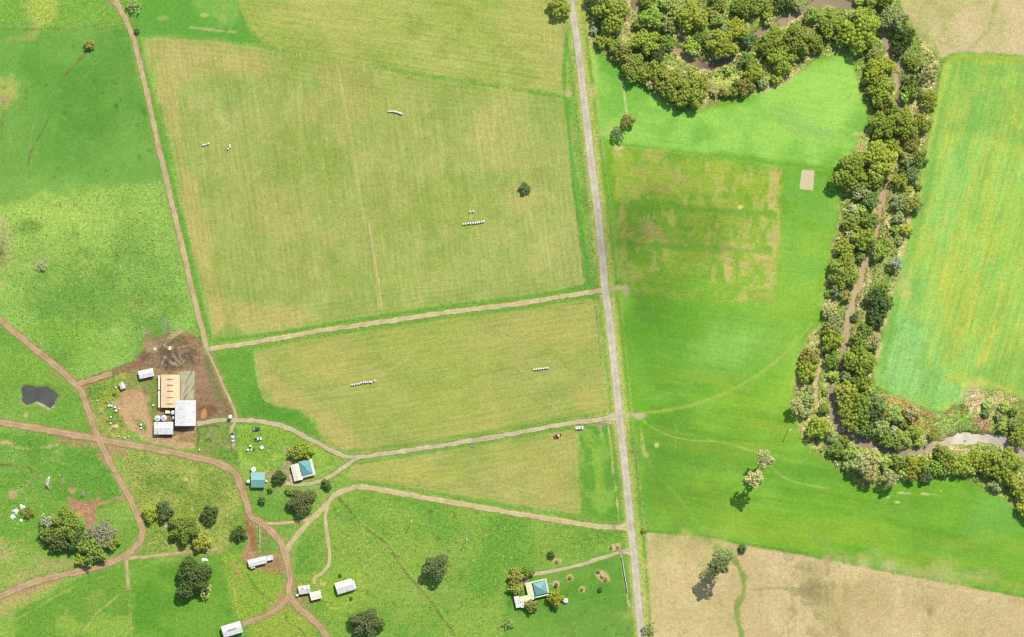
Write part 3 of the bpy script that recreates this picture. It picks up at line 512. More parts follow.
    p_line([(234, 562), (237, 570), (241, 578)], 2.8, (204, 158, 110), 0.85, 1.4, 0.6); p_line([(248, 574), (254, 586), (264, 596), (273, 602)], 2.6, (108, 150, 56), 0.7, 2, 0.8); p_line([(232, 580), (235, 596), (238, 612)], 1.4, (196, 184, 112), 0.7, 1.4, 0.7, brk=0.2)
    p_line([(170, 556), (200, 557), (225, 566), (238, 575)], 2.2, (126, 140, 76), 0.5, 2.5, 1)
    p_poly([(246, 516), (256, 516), (256, 548), (262, 556), (280, 552), (288, 575), (270, 572), (246, 566), (240, 556), (246, 545)], (186, 152, 110), 4, 1.5, amp=0.45, col2=(166, 138, 96), c2s=12, seed=18)
    p_line([(247, 520), (252, 535), (254, 548)], 7, (160, 112, 72), 0.8, 2, 0.8); p_line([(259, 524), (260, 540), (259, 552)], 1.3, (206, 184, 140), 0.8, 1.2); p_blob(266, 540, 4, 10, (130, 160, 70), 0.6, 0.8, 0.4)
    p_poly([(276, 596), (290, 592), (300, 604), (296, 612), (286, 604), (278, 608)], (186, 148, 104), 4, 1.5)
    p_line([(280, 604), (286, 616), (287, 622), (296, 627), (303, 632), (306, 640)], 1.4, (110, 112, 62), 0.7, 1.3, 0.7); p_line([(300, 592), (303, 602), (312, 612), (320, 618)], 1.4, (104, 96, 58), 0.75, 1.3, 0.6)
    p_blob(306, 600, 7, 5, (168, 148, 104), 0.7, 0.8, 0.4, 5); p_poly([(296, 575), (316, 573), (336, 574), (358, 570), (366, 597), (333, 610), (318, 598), (300, 588)], (142, 192, 66), 4, 1.5, st=0.8, amp=0.5)
    p_line([(323, 596), (333, 609), (349, 603), (365, 597), (361, 582), (358, 571)], 1.5, (206, 212, 76), 0.75, 1.2, 0.5); p_line([(310, 577), (314, 577), (316, 588)], 3, (196, 160, 110), 0.7, 2, 0.6); p_blob(323, 583.5, 3, 2, (216, 206, 120), 0.85)
    # south paddock ditch and marks
    p_line([(339, 499), (348, 508), (356.5, 519), (368, 530), (386, 543), (396, 558), (407, 574), (420, 589), (432, 602), (442, 618), (455, 634), (466, 655)], 1.8, (108, 104, 58), 0.8, 1.4, 0.8)
    p_line([(356.5, 517), (369, 528), (388, 541.5), (398, 556.5), (409, 572), (422, 587), (434, 600), (444, 616), (457, 632)], 1.2, (168, 198, 98), 0.5, 1.6, 0.8)
    p_line([(362, 508), (380, 511), (412, 520), (440, 528), (466, 537)], 1.2, (146, 192, 96), 0.4, 1.5, 0.8); p_blob(386, 548, 5, 5, (164, 160, 100), 0.5, 1, 0.5); p_line([(280, 560), (290, 553), (296, 548)], 2, (150, 170, 84), 0.4, 2)
    p_poly([(500, 566), (508, 570), (508, 600), (506, 625), (501, 630)], (132, 186, 76), 3, 1, st=0.5); p_noise([(330, 520), (500, 530), (500, 640), (370, 640)], (158, 186, 90), 22, 0.25, 0.7, 0.4, 41)
    # lawn: beds and lines
    for (x, y, rx, ry, rot) in [(570, 577.5, 3.6, 3.4, 0), (582, 589.5, 3.2, 3.2, 0), (602.5, 576, 8.5, 4.6, 35), (557.5, 561, 4.6, 2.8, 0), (556, 584, 3.8, 4, 0), (614.5, 547, 6.5, 3.2, -5), (565.5, 600.5, 2.6, 2.6, 0)]:
        p_blob(x, y, rx, ry, (218, 190, 140), 0.9, 0.35, 0.12, 4, rot)
    p_line([(556, 606), (580, 602), (600, 598), (625, 594)], 1.2, (150, 190, 92), 0.5, 1.8, 0.8); p_poly([(560, 606), (625, 597), (634, 620), (640, 680), (560, 680)], (112, 172, 66), 8, 3, st=0.5, amp=0.45)
    p_poly([(520, 580), (530, 578), (526, 592), (518, 594), (510, 590), (512, 586)], (176, 156, 128), 3, 1, st=0.85)
    # --- crop field between road and creek
    p_poly([(592, 50), (640, 82), (680, 114), (740, 102), (815, 62), (855, 56), (868, 118), (846, 168), (830, 166), (760, 158), (620, 143), (600, 138)], (126, 212, 82), 8, 3, 20, st=0.9, col2=(160, 232, 100), c2s=45, c2t=0.0, c2w=0.9, seed=5)
    p_blob(845, 95, 26, 30, (170, 238, 106), 0.6, 1.4, 0.4, 20); p_blob(800, 125, 30, 10, (156, 206, 112), 0.5, 1.2, 0.5, 15, 25)
    R = [(612, 146), (660, 150), (782, 170), (778, 300), (720, 302), (640, 296), (622, 280), (616, 220)]
    p_poly(R, (128, 186, 60), 8, 3, 15, st=0.75, amp=0.5, seed=6)
    p_noise(R, (176, 200, 76), 26, 0.1, 0.8, 0.6, 45, None); p_noise(R, (200, 194, 108), 7, 0.3, 0.5, 0.6, 46, 90, 1.6)
    p_noise([(770, 166), (782, 168), (776, 300), (764, 302)], (206, 188, 116), 8, -0.1, 0.5, 0.8, 47, 90, 1.5, 4); p_noise([(615, 170), (624, 172), (626, 240), (618, 240)], (196, 184, 108), 7, 0.0, 0.5, 0.7, 48, 90, 2, 4)
    p_noise([(720, 240), (776, 245), (770, 302), (725, 300)], (214, 196, 122), 8, 0.1, 0.5, 0.8, 49); p_noise([(625, 220), (675, 220), (680, 240), (660, 250), (630, 245)], (184, 168, 104), 9, 0.0, 0.6, 0.6, 50); p_noise([(630, 165), (690, 165), (690, 195), (630, 190)], (184, 178, 100), 9, 0.0, 0.6, 0.6, 51)
    for y in (208, 246, 286): p_line([(618, y - 4), (660, y), (700, y + 2), (770, y + 6)], 6, (108, 182, 58), 0.6, 6, 2)
    p_blob(740, 207, 2.5, 2.2, (236, 228, 150), 0.9, 0.6); p_line([(613, 146), (700, 155), (790, 168), (830, 170)], 1.4, (150, 210, 110), 0.6, 1.8)
    for k in range(4): p_line([(792 + k * 11, 178), (790 + k * 11, 240), (786 + k * 10, 330)], 2.6, (136, 196, 62), 0.5, 3, 1)
    p_noise([(785, 170), (836, 180), (826, 300), (780, 305)], (120, 206, 84), 30, 0.0, 0.7, 0.5, 52); p_noise([(780, 250), (826, 260), (815, 350), (760, 330)], (146, 200, 66), 30, 0.1, 0.7, 0.5, 53)
    p_poly([(626, 305), (820, 310), (790, 400), (640, 400)], (110, 190, 52), 14, 3, st=0.6, col2=(126, 204, 78), c2s=45, c2t=0.25, c2w=0.6, seed=17)
    for (x, y, rx, ry, c, st) in [(730, 348, 50, 22, (134, 208, 90), .6), (660, 330, 25, 40, (84, 172, 46), .6), (690, 440, 45, 30, (88, 176, 48), .5), (800, 380, 20, 25, (140, 210, 66), .5), (760, 430, 60, 20, (126, 194, 62), .5), (700, 510, 60, 25, (82, 172, 46), .5), (930, 540, 40, 14, (84, 164, 46), .4), (965, 548, 20, 12, (150, 204, 78), .5), (1000, 520, 30, 20, (118, 206, 92), .5), (880, 520, 60, 10, (124, 192, 62), .4), (820, 470, 50, 20, (98, 190, 60), .5), (655, 480, 12, 50, (82, 168, 62), .5)]:
        p_blob(x, y, rx, ry, c, st, 1.5, 0.6, 25)
    p_noise([(650, 380), (790, 330), (800, 440), (1060, 560), (1060, 595), (650, 525)], (158, 192, 64), 12, 0.2, 0.6, 0.45, 54, 9, 7, 12); p_noise([(650, 380), (790, 330), (800, 440), (1060, 560), (1060, 595), (650, 525)], (92, 170, 44), 14, 0.2, 0.6, 0.4, 56, 9, 7, 12)
    for (x, y, rx, ry, c, st) in [(650, 320, 22, 22, (84, 166, 46), .55), (668, 470, 36, 50, (86, 164, 50), .55), (735, 345, 46, 20, (150, 222, 96), .6), (795, 385, 18, 26, (160, 224, 80), .55), (760, 400, 40, 14, (148, 206, 64), .5), (850, 530, 50, 12, (150, 206, 62), .5), (790, 300, 30, 24, (150, 210, 74), .45), (720, 290, 40, 10, (150, 204, 74), .4), (690, 320, 20, 40, (92, 176, 48), .4), (1000, 560, 40, 12, (134, 200, 66), .5), (905, 505, 30, 10, (96, 178, 62), .4), (745, 515, 50, 12, (138, 196, 58), .45)]:
        p_blob(x, y, rx, ry, c, st, 1.5, 0.7, 22)
    for k in range(40):
        y0 = 306 + k * 6.4; x1 = 790 if y0 < 440 else 800 + (y0 - 440) * 2.2
        p_line([(640 + (y0 - 300) * .05, y0), ((640 + x1) / 2, y0 + 4 + (x1 - 640) * .05), (x1, y0 + (x1 - 640) * .14)], 1.0, (168, 204, 84) if k % 2 else (88, 164, 48), 0.22, 1.8, 0.8, brk=0.2, seed=k % 17)
    p_line([(640, 413), (680, 408), (720, 395), (750, 380), (775, 362), (800, 338), (812, 322)], 2.6, (170, 204, 92), 0.65, 2.0, 0.6); p_line([(700, 405), (735, 392), (760, 378), (790, 352)], 1.4, (150, 196, 80), 0.5, 2)
    p_line([(640, 417), (650, 426), (665, 434), (690, 440), (720, 442), (745, 449), (760, 455), (785, 478), (815, 486), (830, 488)], 1.4, (190, 212, 112), 0.6, 1.4, 0.6)
    p_line([(775, 455), (790, 460), (804, 460), (810, 452), (812, 446)], 1.3, (150, 204, 84), 0.6, 1.6); p_line([(815, 440), (826, 452), (838, 463), (852, 474)], 1.7, (206, 222, 130), 0.85, 1.2, 0.4)
    p_line([(640, 416), (632, 415), (620, 417)], 4, (206, 190, 150), 0.8, 2.5, 1); p_blob(640, 416, 6, 3.5, (208, 192, 160), 0.85, 0.6, 0.4, 5); p_line([(641, 430), (644, 450), (646, 455)], 3.6, (210, 200, 130), 0.75, 2, 1.2, brk=0.15); p_blob(657, 445, 2.2, 2.6, (218, 214, 150), 0.8, 0.5); p_line([(648, 460), (655, 472)], 2, (160, 158, 84), 0.6, 2, 1, brk=0.2)
    p_blob(631, 452, 8, 2, (142, 128, 72), 0.7, 0.7, 0.4, 5, -8); p_line([(633, 455), (636, 485), (640, 525)], 1.2, (170, 192, 92), 0.7, 1.4)
    p_blob(620, 288, 8, 2.6, (212, 192, 156), 0.85, 0.6, 0.4, 5); p_blob(627, 290, 4, 5, (204, 184, 150), 0.7, 0.7, 0.4, 5)
    p_line([(622, 78), (625, 100), (627, 115)], 1.4, (226, 220, 166), 0.85, 1.1, 0.4); p_blob(623, 80, 3, 3, (224, 196, 150), 0.85, 0.5); p_blob(619, 148, 5, 2.4, (216, 200, 146), 0.8, 0.6, 0.4, 4); p_line([(598, 136), (606, 131), (613, 126)], 2, (206, 190, 150), 0.7, 1.6, 0.8)
    p_blob(857, 134, 8, 1.6, (196, 222, 136), 0.7, 0.6, 0.5, 5)
    for (x, y, rx) in [(876, 487, 3), (884, 489, 2.5), (888, 497, 2.5), (897, 502, 3), (903, 481, 3), (904, 493, 5), (925, 494, 4), (922, 478, 4), (941, 491, 1.4), (852, 470, 3)]: p_blob(x, y, rx, 1.1, (222, 224, 150), 0.8, 0.5, 0.4, 4, 8)
    p_line([(874, 486), (890, 491), (905, 494), (930, 494), (945, 497)], 0.8, (182, 210, 122), 0.5, 1.3)
    p_line([(660, 478), (680, 500), (695, 520), (706, 532)], 1.8, (142, 196, 70), 0.5, 2.5, 1); p_line([(706, 532), (712, 545), (720, 556)], 6, (134, 176, 74), 0.7, 6, 2)
    p_line([(646, 531), (700, 535), (740, 543), (800, 553), (900, 573), (1024, 596), (1060, 603)], 2.6, (100, 172, 52), 0.8, 2.2, 0.8)
    # east crop: bands
    E = F[11]
    p_noise(E, (196, 208, 82), 15, 0.05, 0.9, 0.55, 60, 105, 5); p_noise(E, (122, 202, 88), 12, 0.1, 0.8, 0.5, 62, 105, 4); p_noise(E, (204, 206, 96), 5, 0.25, 0.6, 0.35, 63, 105, 2); p_noise([(960, 60), (1060, 70), (1060, 150), (950, 130)], (112, 196, 84), 20, -0.1, 0.8, 0.5, 64)
    p_poly([(890, 310), (912, 318), (930, 345), (948, 380), (964, 388), (958, 404), (936, 410), (900, 396), (876, 383), (878, 360)], (132, 216, 106), 20, 8, 18, st=0.8, amp=0.5, col2=(148, 226, 126), c2s=12, seed=9)
    p_line([(955, 62), (938, 130), (925, 200), (908, 260), (893, 320), (882, 372)], 8, (118, 204, 84), 0.7, 6, 2); p_line([(950, 60), (990, 58), (1060, 66)], 5, (160, 188, 62), 0.7, 3, 1)
    for dx in (28, 52, 75, 100): p_line([(944 + dx, 66), (930 + dx, 130), (912 + dx, 220)], 1.1, (160, 220, 116), 0.5, 2, 1, brk=0.15)
    for x0, y0, x1, y1 in [(1003, 278, 985, 360), (968, 290, 955, 350), (945, 270, 932, 300), (978, 280, 966, 330)]: p_line([(x0, y0), ((x0 + x1) / 2 + 1, (y0 + y1) / 2), (x1, y1)], 4, (214, 204, 90), 0.6, 4, 1.5, brk=0.1)
    p_line([(964, 386), (980, 380), (1000, 388), (1024, 402), (1060, 420)], 4, (216, 216, 110), 0.6, 4, 1.5); p_blob(953, 378, 12, 5, (196, 200, 80), 0.6, 1.0, 0.5, 8, -15); p_poly([(968, 374), (1060, 330), (1060, 400), (1024, 394), (990, 384)], (122, 200, 84), 10, 4, st=0.5)
    # tan fields: green swales, regrowth flecks, cloud shade painted in as dark olive patches
    p_line([(1000, -10), (994, 10), (989, 28), (975, 44), (968, 52)], 4, (160, 176, 92), 0.65, 6, 2, brk=0.0); p_poly([(912, 30), (930, 30), (940, 50), (928, 60), (915, 50)], (166, 196, 100), 10, 4, st=0.7); p_noise([(890, -20), (960, -20), (960, 50), (915, 40)], (176, 180, 104), 8, 0.15, 0.5, 0.5, 70)
    p_line([(714, 545), (730, 556), (741, 572), (744, 590), (738, 605), (737, 618), (742, 640), (745, 680)], 5.0, (134, 168, 78), 0.85, 4, 1.6); p_line([(744, 590), (760, 589), (785, 588), (805, 590)], 2.6, (150, 164, 92), 0.6, 3, 1.2); p_blob(718, 552, 16, 9, (152, 176, 88), 0.7, 1.0, 0.5, 8, 25)
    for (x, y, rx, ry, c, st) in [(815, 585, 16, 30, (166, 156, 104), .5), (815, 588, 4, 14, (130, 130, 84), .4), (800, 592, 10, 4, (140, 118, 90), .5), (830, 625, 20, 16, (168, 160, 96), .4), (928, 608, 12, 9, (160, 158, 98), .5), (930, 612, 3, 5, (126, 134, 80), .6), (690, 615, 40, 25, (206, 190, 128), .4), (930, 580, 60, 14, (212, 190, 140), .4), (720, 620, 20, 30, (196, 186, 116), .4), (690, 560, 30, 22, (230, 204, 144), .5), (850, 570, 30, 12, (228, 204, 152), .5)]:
        p_blob(x, y, rx, ry, c, st, 1.3, 0.7, 12)  # the dark patches mid-field are cloud shade put into the stubble colour
    p_noise([(785, 555), (845, 562), (850, 640), (780, 640)], (136, 132, 82), 6, 0.25, 0.5, 0.45, 58, 90, 1.6, 20); p_noise([(650, 535), (1060, 605), (1060, 680), (655, 680)], (196, 170, 126), 30, 0.15, 0.6, 0.4, 55); p_noise([(650, 535), (1060, 605), (1060, 680), (655, 680)], (176, 176, 104), 5, 0.42, 0.4, 0.45, 59)  # the first call mottles that painted cloud shade
    p_line([(716, 548), (730, 556), (741, 572), (744, 590), (738, 605), (737, 618), (742, 640), (745, 680)], 5.0, (134, 168, 78), 0.85, 3.5, 1.6)
    # --- creek corridor
    p_poly(BANK, (152, 172, 84), 6, 2.5, 9, amp=0.75, col2=(206, 192, 128), c2s=16, c2t=0.15, c2w=0.5, seed=19)
    p_noise(BANK, (110, 150, 58), 11, 0.05, 0.5, 0.7, 72); p_noise(BANK, (124, 190, 70), 15, 0.3, 0.4, 0.6, 74)
    p_line([(936, 62), (930, 90), (924, 130), (915, 180), (905, 235), (893, 285), (883, 330), (876, 360), (868, 375)], 4.5, (226, 204, 146), 0.85, 3, 1.5, brk=0.05)
    p_poly([(920, 66), (938, 60), (932, 100), (922, 92)], (228, 206, 152), 6, 2, st=0.8); p_blob(904, 290, 6, 14, (214, 204, 126), 0.6, 1, 0.5)
    for (x, y, rx, ry, c, st, rot) in [(693, 60, 14, 4, (198, 172, 134), .9, 28), (702, 68, 6, 4, (206, 186, 140), .8, 20), (780, 26, 12, 3, (220, 196, 152), .9, -32), (792, 22, 8, 2.4, (222, 204, 140), .8, -40), (806, 20, 5, 3, (206, 160, 126), .7, -10), (728, 80, 16, 6, (204, 218, 116), .8, -10), (735, 72, 8, 6, (176, 206, 92), .7, 0), (831, 11, 4, 2, (220, 184, 146), .8, 0), (886, 58, 2.5, 4, (226, 206, 160), .8, 0), (895, 66, 5, 5, (216, 200, 146), .7, 0), (899, 60, 4, 5, (206, 204, 140), .6, 0), (632, 3, 6, 8, (206, 186, 140), .8, 0),
                                       (864, 282, 6, 12, (222, 206, 152), .7, 20), (905, 420, 22, 10, (206, 142, 86), .55, 10), (898, 402, 16, 3, (216, 168, 100), .7, 20), (925, 414, 14, 3, (196, 140, 92), .7, 10), (952, 408, 7, 2, (166, 116, 86), .8, -40), (975, 400, 10, 12, (222, 198, 150), .85, -20), (1000, 402, 16, 5, (222, 206, 144), .8, 25), (982, 424, 9, 6, (190, 140, 116), .75, 15), (955, 428, 14, 6, (142, 180, 92), .8, -5), (945, 422, 10, 4, (126, 196, 74), .7, 0), (965, 418, 7, 4, (124, 196, 70), .7, 0), (945, 446, 7, 5, (226, 206, 166), .8, 0), (968, 451, 16, 3, (224, 206, 150), .85, 5), (992, 453, 14, 3, (222, 206, 156), .8, 10), (928, 440, 6, 5, (206, 190, 150), .6, 0)]:
        p_blob(x, y, rx, ry, c, st, 0.8, 0.5, 6, rot)
    p_line([(817, 343), (820, 352), (820, 366), (816, 378), (815, 392), (817, 405), (822, 416)], 4.6, (224, 196, 150), 0.95, 2, 0.9, amp=0.4); p_line([(823, 416), (825, 425)], 3, (222, 186, 130), 0.8, 2)
    p_line([(826, 365), (826, 385), (824, 400)], 7, (206, 206, 122), 0.7, 4, 2)
    p_poly([(596, 52), (606, 54), (630, 76), (660, 100), (640, 90), (600, 70)], (104, 190, 66), 5, 2, st=0.6)
    # wet mud margins of the creek
    idx = bb(_cs, 14); Xi, Yi = X[idx], Y[idx]
    d, w = seg_dist(Xi, Yi, _cs, False, _cw); d = d - w / 2 + 1.3 * fbm(Xi, Yi, 6, 77, 3)
    blend(idx, sstep(0.5 - (d - 1.2) / 3.4) * 0.85, (186, 164, 126), 0.6)
    # pond mud
    p_poly(POND, (96, 92, 76), 2.5, 0.6, st=0.9)
    rsm = np.random.RandomState(9)
    for k in range(60):
        zx = [(0, 160, 210, 310), (300, 500, 520, 637), (0, 120, 440, 637), (0, 150, 30, 180), (130, 235, 460, 548), (640, 800, 320, 520), (860, 1020, 500, 580), (600, 860, 60, 170)][k % 8]
        x0, y0 = rsm.uniform(zx[0], zx[1]), rsm.uniform(zx[2], zx[3]); a = rsm.uniform(0, 6.28); pts = [(x0, y0)]
        for _ in range(5): a += rsm.normal(0, 0.35); pts.append((pts[-1][0] + 9 * math.cos(a), pts[-1][1] + 9 * math.sin(a)))
        p_line(pts, 0.8, (178, 190, 104) if k % 3 else (96, 146, 58), 0.35, 1.5, 0.6, brk=0.15, seed=k % 20)
    for k in range(170):
        zx = [(0, 185, 205, 330), (300, 500, 500, 637), (0, 125, 440, 637), (0, 150, 30, 180), (130, 235, 455, 550), (505, 630, 540, 637)][k % 6]
        p_blob(rsm.uniform(zx[0], zx[1]), rsm.uniform(zx[2], zx[3]), rsm.uniform(0.8, 2.6), rsm.uniform(0.8, 2.6), [(196, 190, 116), (84, 136, 52), (178, 200, 100), (70, 124, 48)][k % 4], 0.5, 0.9, 0.5, 4)
    for k in range(14):                        # paired tyre lines to and from the bale rows
        x0, y0, x1, y1 = [(472, 215, 470, 90), (480, 228, 520, 290), (375, 380, 430, 325), (352, 386, 275, 395), (541, 372, 560, 415), (535, 366, 470, 330), (395, 116, 420, 300), (206, 148, 170, 60), (230, 150, 225, 325), (520, 194, 560, 285), (360, 388, 380, 440), (402, 110, 560, 105), (300, 70, 330, 320), (450, 470, 560, 500)][k]
        mx_, my_ = (x0 + x1) / 2 + rsm.uniform(-14, 14), (y0 + y1) / 2 + rsm.uniform(-8, 8)
        for o in (-1.3, 1.3): p_line([(x0 + o, y0), (mx_ + o, my_), (x1 + o, y1 + o)], 0.7, (206, 202, 130), 0.30, 1.3, 0.3)
    # trampled, widened earth where tracks meet
    p_blob(134, 406, 15, 15, (208, 172, 128), 0.7, 0.8, 0.5, 7); p_line([(126, 412), (130, 424), (142, 434), (158, 441), (176, 445), (192, 446)], 7, (210, 176, 132), 0.85, 3, 1.2); p_line([(141, 404), (147, 418), (154, 432), (160, 440)], 5, (210, 176, 132), 0.8, 2.5, 1)
    for (x, y, rx, ry, rot) in [(98, 440, 13, 8, 20), (110, 447, 12, 7, 25), (120, 450, 10, 6, 15), (106, 456, 7, 9, -20), (80, 388, 7, 5, 40), (253, 519, 8, 5, 30), (286, 548, 7, 8, 0), (290, 592, 9, 13, 0), (298, 604, 8, 6, 40), (278, 606, 8, 5, -25), (20, 590, 22, 6, -18), (262, 525, 10, 5, 25), (134, 548, 8, 5, -40), (240, 486, 5, 8, -15), (207, 349, 7, 4, 0), (345, 457, 8, 3, 10), (326, 506, 5, 5, 0), (235, 420, 6, 4, 0), (312, 519, 7, 3, -30), (125, 559, 6, 3, 0)]:
        p_blob(x, y, rx, ry, (186, 154, 114), 0.8, 0.9, 0.5, 5, rot)
    # earth beneath the tracks
    for nm, mk, wdt, line, c, lab in ROADS:
        p_line(line, wdt + 1.2, c, 0.8, 2.4, 0.8)
    p_poly([(600, 421), (612, 419), (617, 410), (624, 410), (626, 440), (620, 432), (614, 424)], (205, 190, 150), 2, 0.6, st=0.9)

FINE, COARSE = 1.2, 9.6
IX0, IX1, IY0, IY1 = -38.4, 1065.6, -38.4, 681.6          # finely gridded area (multiples of COARSE)
def grid(x0, x1, y0, y1, s):
    nx = int(round((x1 - x0) / s)); ny = int(round((y1 - y0) / s))
    gx, gy = np.meshgrid(np.linspace(x0, x1, nx + 1), np.linspace(y0, y1, ny + 1))
    i = np.arange((nx + 1) * (ny + 1)).reshape(ny + 1, nx + 1)
    f = np.stack([i[1:, :-1], i[1:, 1:], i[:-1, 1:], i[:-1, :-1]], -1).reshape(-1, 4)
    return gx.ravel(), gy.ravel(), f
def paint_grid(gx, gy):
    G['X'], G['Y'] = gx, gy; paint()
    z = np.zeros(len(gx)); m = ((gx > 580) | (gx < 90)); z[m] = height(gx[m], gy[m])
    co = np.stack([(gx - 512) * U, (318.5 - gy) * U, z], 1)
    rgba = np.concatenate([np.clip(G['col'], 0.004, 1), G['amp'][:, None]], 1)
    return co, rgba
def split_build(co, rgba, faces, mask, name, mat, label, cat):
    f = faces[mask]
    if not len(f): return None
    u, inv = np.unique(f, return_inverse=True)
    me = mesh_np(name, co[u], inv.reshape(f.shape), True, {'Col': ('FLOAT_COLOR', rgba[u])})
    return tag(link(name, me, mat), label, cat, kind='structure')
gx, gy, gf = grid(IX0, IX1, IY0, IY1, FINE)
co, rgba = paint_grid(gx, gy)
cx, cy = gx[gf].mean(1), gy[gf].mean(1)
rid = np.full(len(gf), -1)
G['X'], G['Y'] = cx, cy
for k, f in enumerate(FIELDS):
    idx = bb(f[2], 2); rid[idx[poly_sd(cx[idx], cy[idx], f[2]) < 0]] = k
idx = bb(BANK, 2); ib = idx[poly_sd(cx[idx], cy[idx], BANK) < 0]; rid[ib] = 100
split_build(co, rgba, gf, rid == -1, 'grass_ground', MT['pasture'], 'rough green grass verges and farm precinct ground around tracks and sheds', 'ground')
split_build(co, rgba, gf, rid == 100, 'creek_bank', MT['bank'], 'rough sandy creek bank with weeds and mud below the trees', 'creek bank')
for k, f in enumerate(FIELDS):
    split_build(co, rgba, gf, rid == k, f[0], MT[f[1]], f[3], {'paddock': 'paddock', 'hay_field': 'field', 'crop_field': 'field', 'stubble_field': 'field', 'lawn': 'lawn', 'farmyard': 'yard'}[f[0]])
# the land beyond: coarse ring carrying on the same paddocks, then out to the horizon
RX0, RX1, RY0, RY1 = IX0 - COARSE * 50, IX1 + COARSE * 50, IY0 - COARSE * 50, IY1 + COARSE * 50
ox, oy, of = grid(RX0, RX1, RY0, RY1, COARSE)
oco, orgba = paint_grid(ox, oy)
mx, my = ox[of].mean(1), oy[of].mean(1)
of = of[~((mx > IX0) & (mx < IX1) & (my > IY0) & (my < IY1))]
n0 = len(oco); far = 8000.0
ring = np.array([W(RX0, RY0), W(RX1, RY0), W(RX1, RY1), W(RX0, RY1), (-far, far, 0), (far, far, 0), (far, -far, 0), (-far, -far, 0)], float)
oco = np.concatenate([oco, ring]); orgba = np.concatenate([orgba, np.array([[*C(120, 182, 72), 0.55]] * 8)])
of = np.concatenate([of, np.array([[n0 + i, n0 + (i + 1) % 4, n0 + 4 + (i + 1) % 4, n0 + 4 + i] for i in range(4)])[:, ::-1]])
split_build(oco, orgba, of, np.ones(len(of), bool), 'ground', MT['pasture'], 'green farmland carrying on to the horizon beyond the mapped paddocks', 'ground')
# ------------------------------------------------------------------ roads and tracks
def track_mat(name, base, wheel, mid, grassy):
    m, nt, b = new_mat(name, 0.95, 0.1)
    geo = node(nt, 'ShaderNodeNewGeometry'); vec = geo.outputs['Position']
    u = node(nt, 'ShaderNodeAttribute', attribute_name='across').outputs['Fac']
    au = mathn(nt, 'ABSOLUTE', u)
    wob = mathn(nt, 'MULTIPLY', mathn(nt, 'SUBTRACT', noise(nt, vec, 0.35, 3), 0.5), 0.5)
    w = mathn(nt, 'ABSOLUTE', mathn(nt, 'SUBTRACT', mathn(nt, 'ADD', au, wob), 0.48))
    wm = ramp(nt, w, 0.32, 0.08)
    col = mixc(nt, mathn(nt, 'MULTIPLY', wm, 0.6), C4(*base), C4(*wheel))
    cm = mathn(nt, 'MULTIPLY', ramp(nt, mathn(nt, 'ADD', au, wob), 0.28, 0.0), mathn(nt, 'MULTIPLY', ramp(nt, noise(nt, vec, 0.12, 4), 0.42, 0.62), grassy))
    col = mixc(nt, cm, col, C4(*mid))
    edge = mathn(nt, 'MULTIPLY', ramp(nt, mathn(nt, 'ADD', au, mathn(nt, 'MULTIPLY', wob, 2.4)), 0.62, 1.0), 0.85)
    col = mixc(nt, edge, col, C4(*mid))
    n1 = noise(nt, vec, 1.3, 4, 0.7); n2 = noise(nt, vec, 0.16, 4, 0.6)
    v = mathn(nt, 'ADD', mathn(nt, 'ADD', mathn(nt, 'MULTIPLY', n1, 0.9), mathn(nt, 'MULTIPLY', n2, 1.0)), 0.05)
    vm = node(nt, 'ShaderNodeVectorMath', operation='SCALE'); nt.links.new(col, vm.inputs[0]); nt.links.new(v, vm.inputs['Scale'])
    nt.links.new(vm.outputs[0], b.inputs['Base Color']); bump(nt, b, n1, 0.4, 0.1)
    return m
RM = {
    'road': track_mat('sealed_road', (204, 193, 166), (216, 205, 178), (212, 206, 150), 0.0),
    'brown': track_mat('brown_dirt', (192, 160, 118), (208, 178, 134), (160, 148, 96), 0.4),
    'straw': track_mat('straw_dirt', (196, 176, 128), (210, 190, 144), (166, 162, 98), 0.4),
    'tan': track_mat('tan_gravel', (206, 190, 136), (218, 202, 150), (174, 174, 98), 0.5),
    'gravel': track_mat('grey_gravel', (200, 188, 144), (214, 202, 158), (168, 166, 106), 0.4),
    'faint': track_mat('worn_earth', (196, 178, 128), (206, 188, 138), (160, 168, 92), 0.7),
}
rng = np.random.RandomState(11)
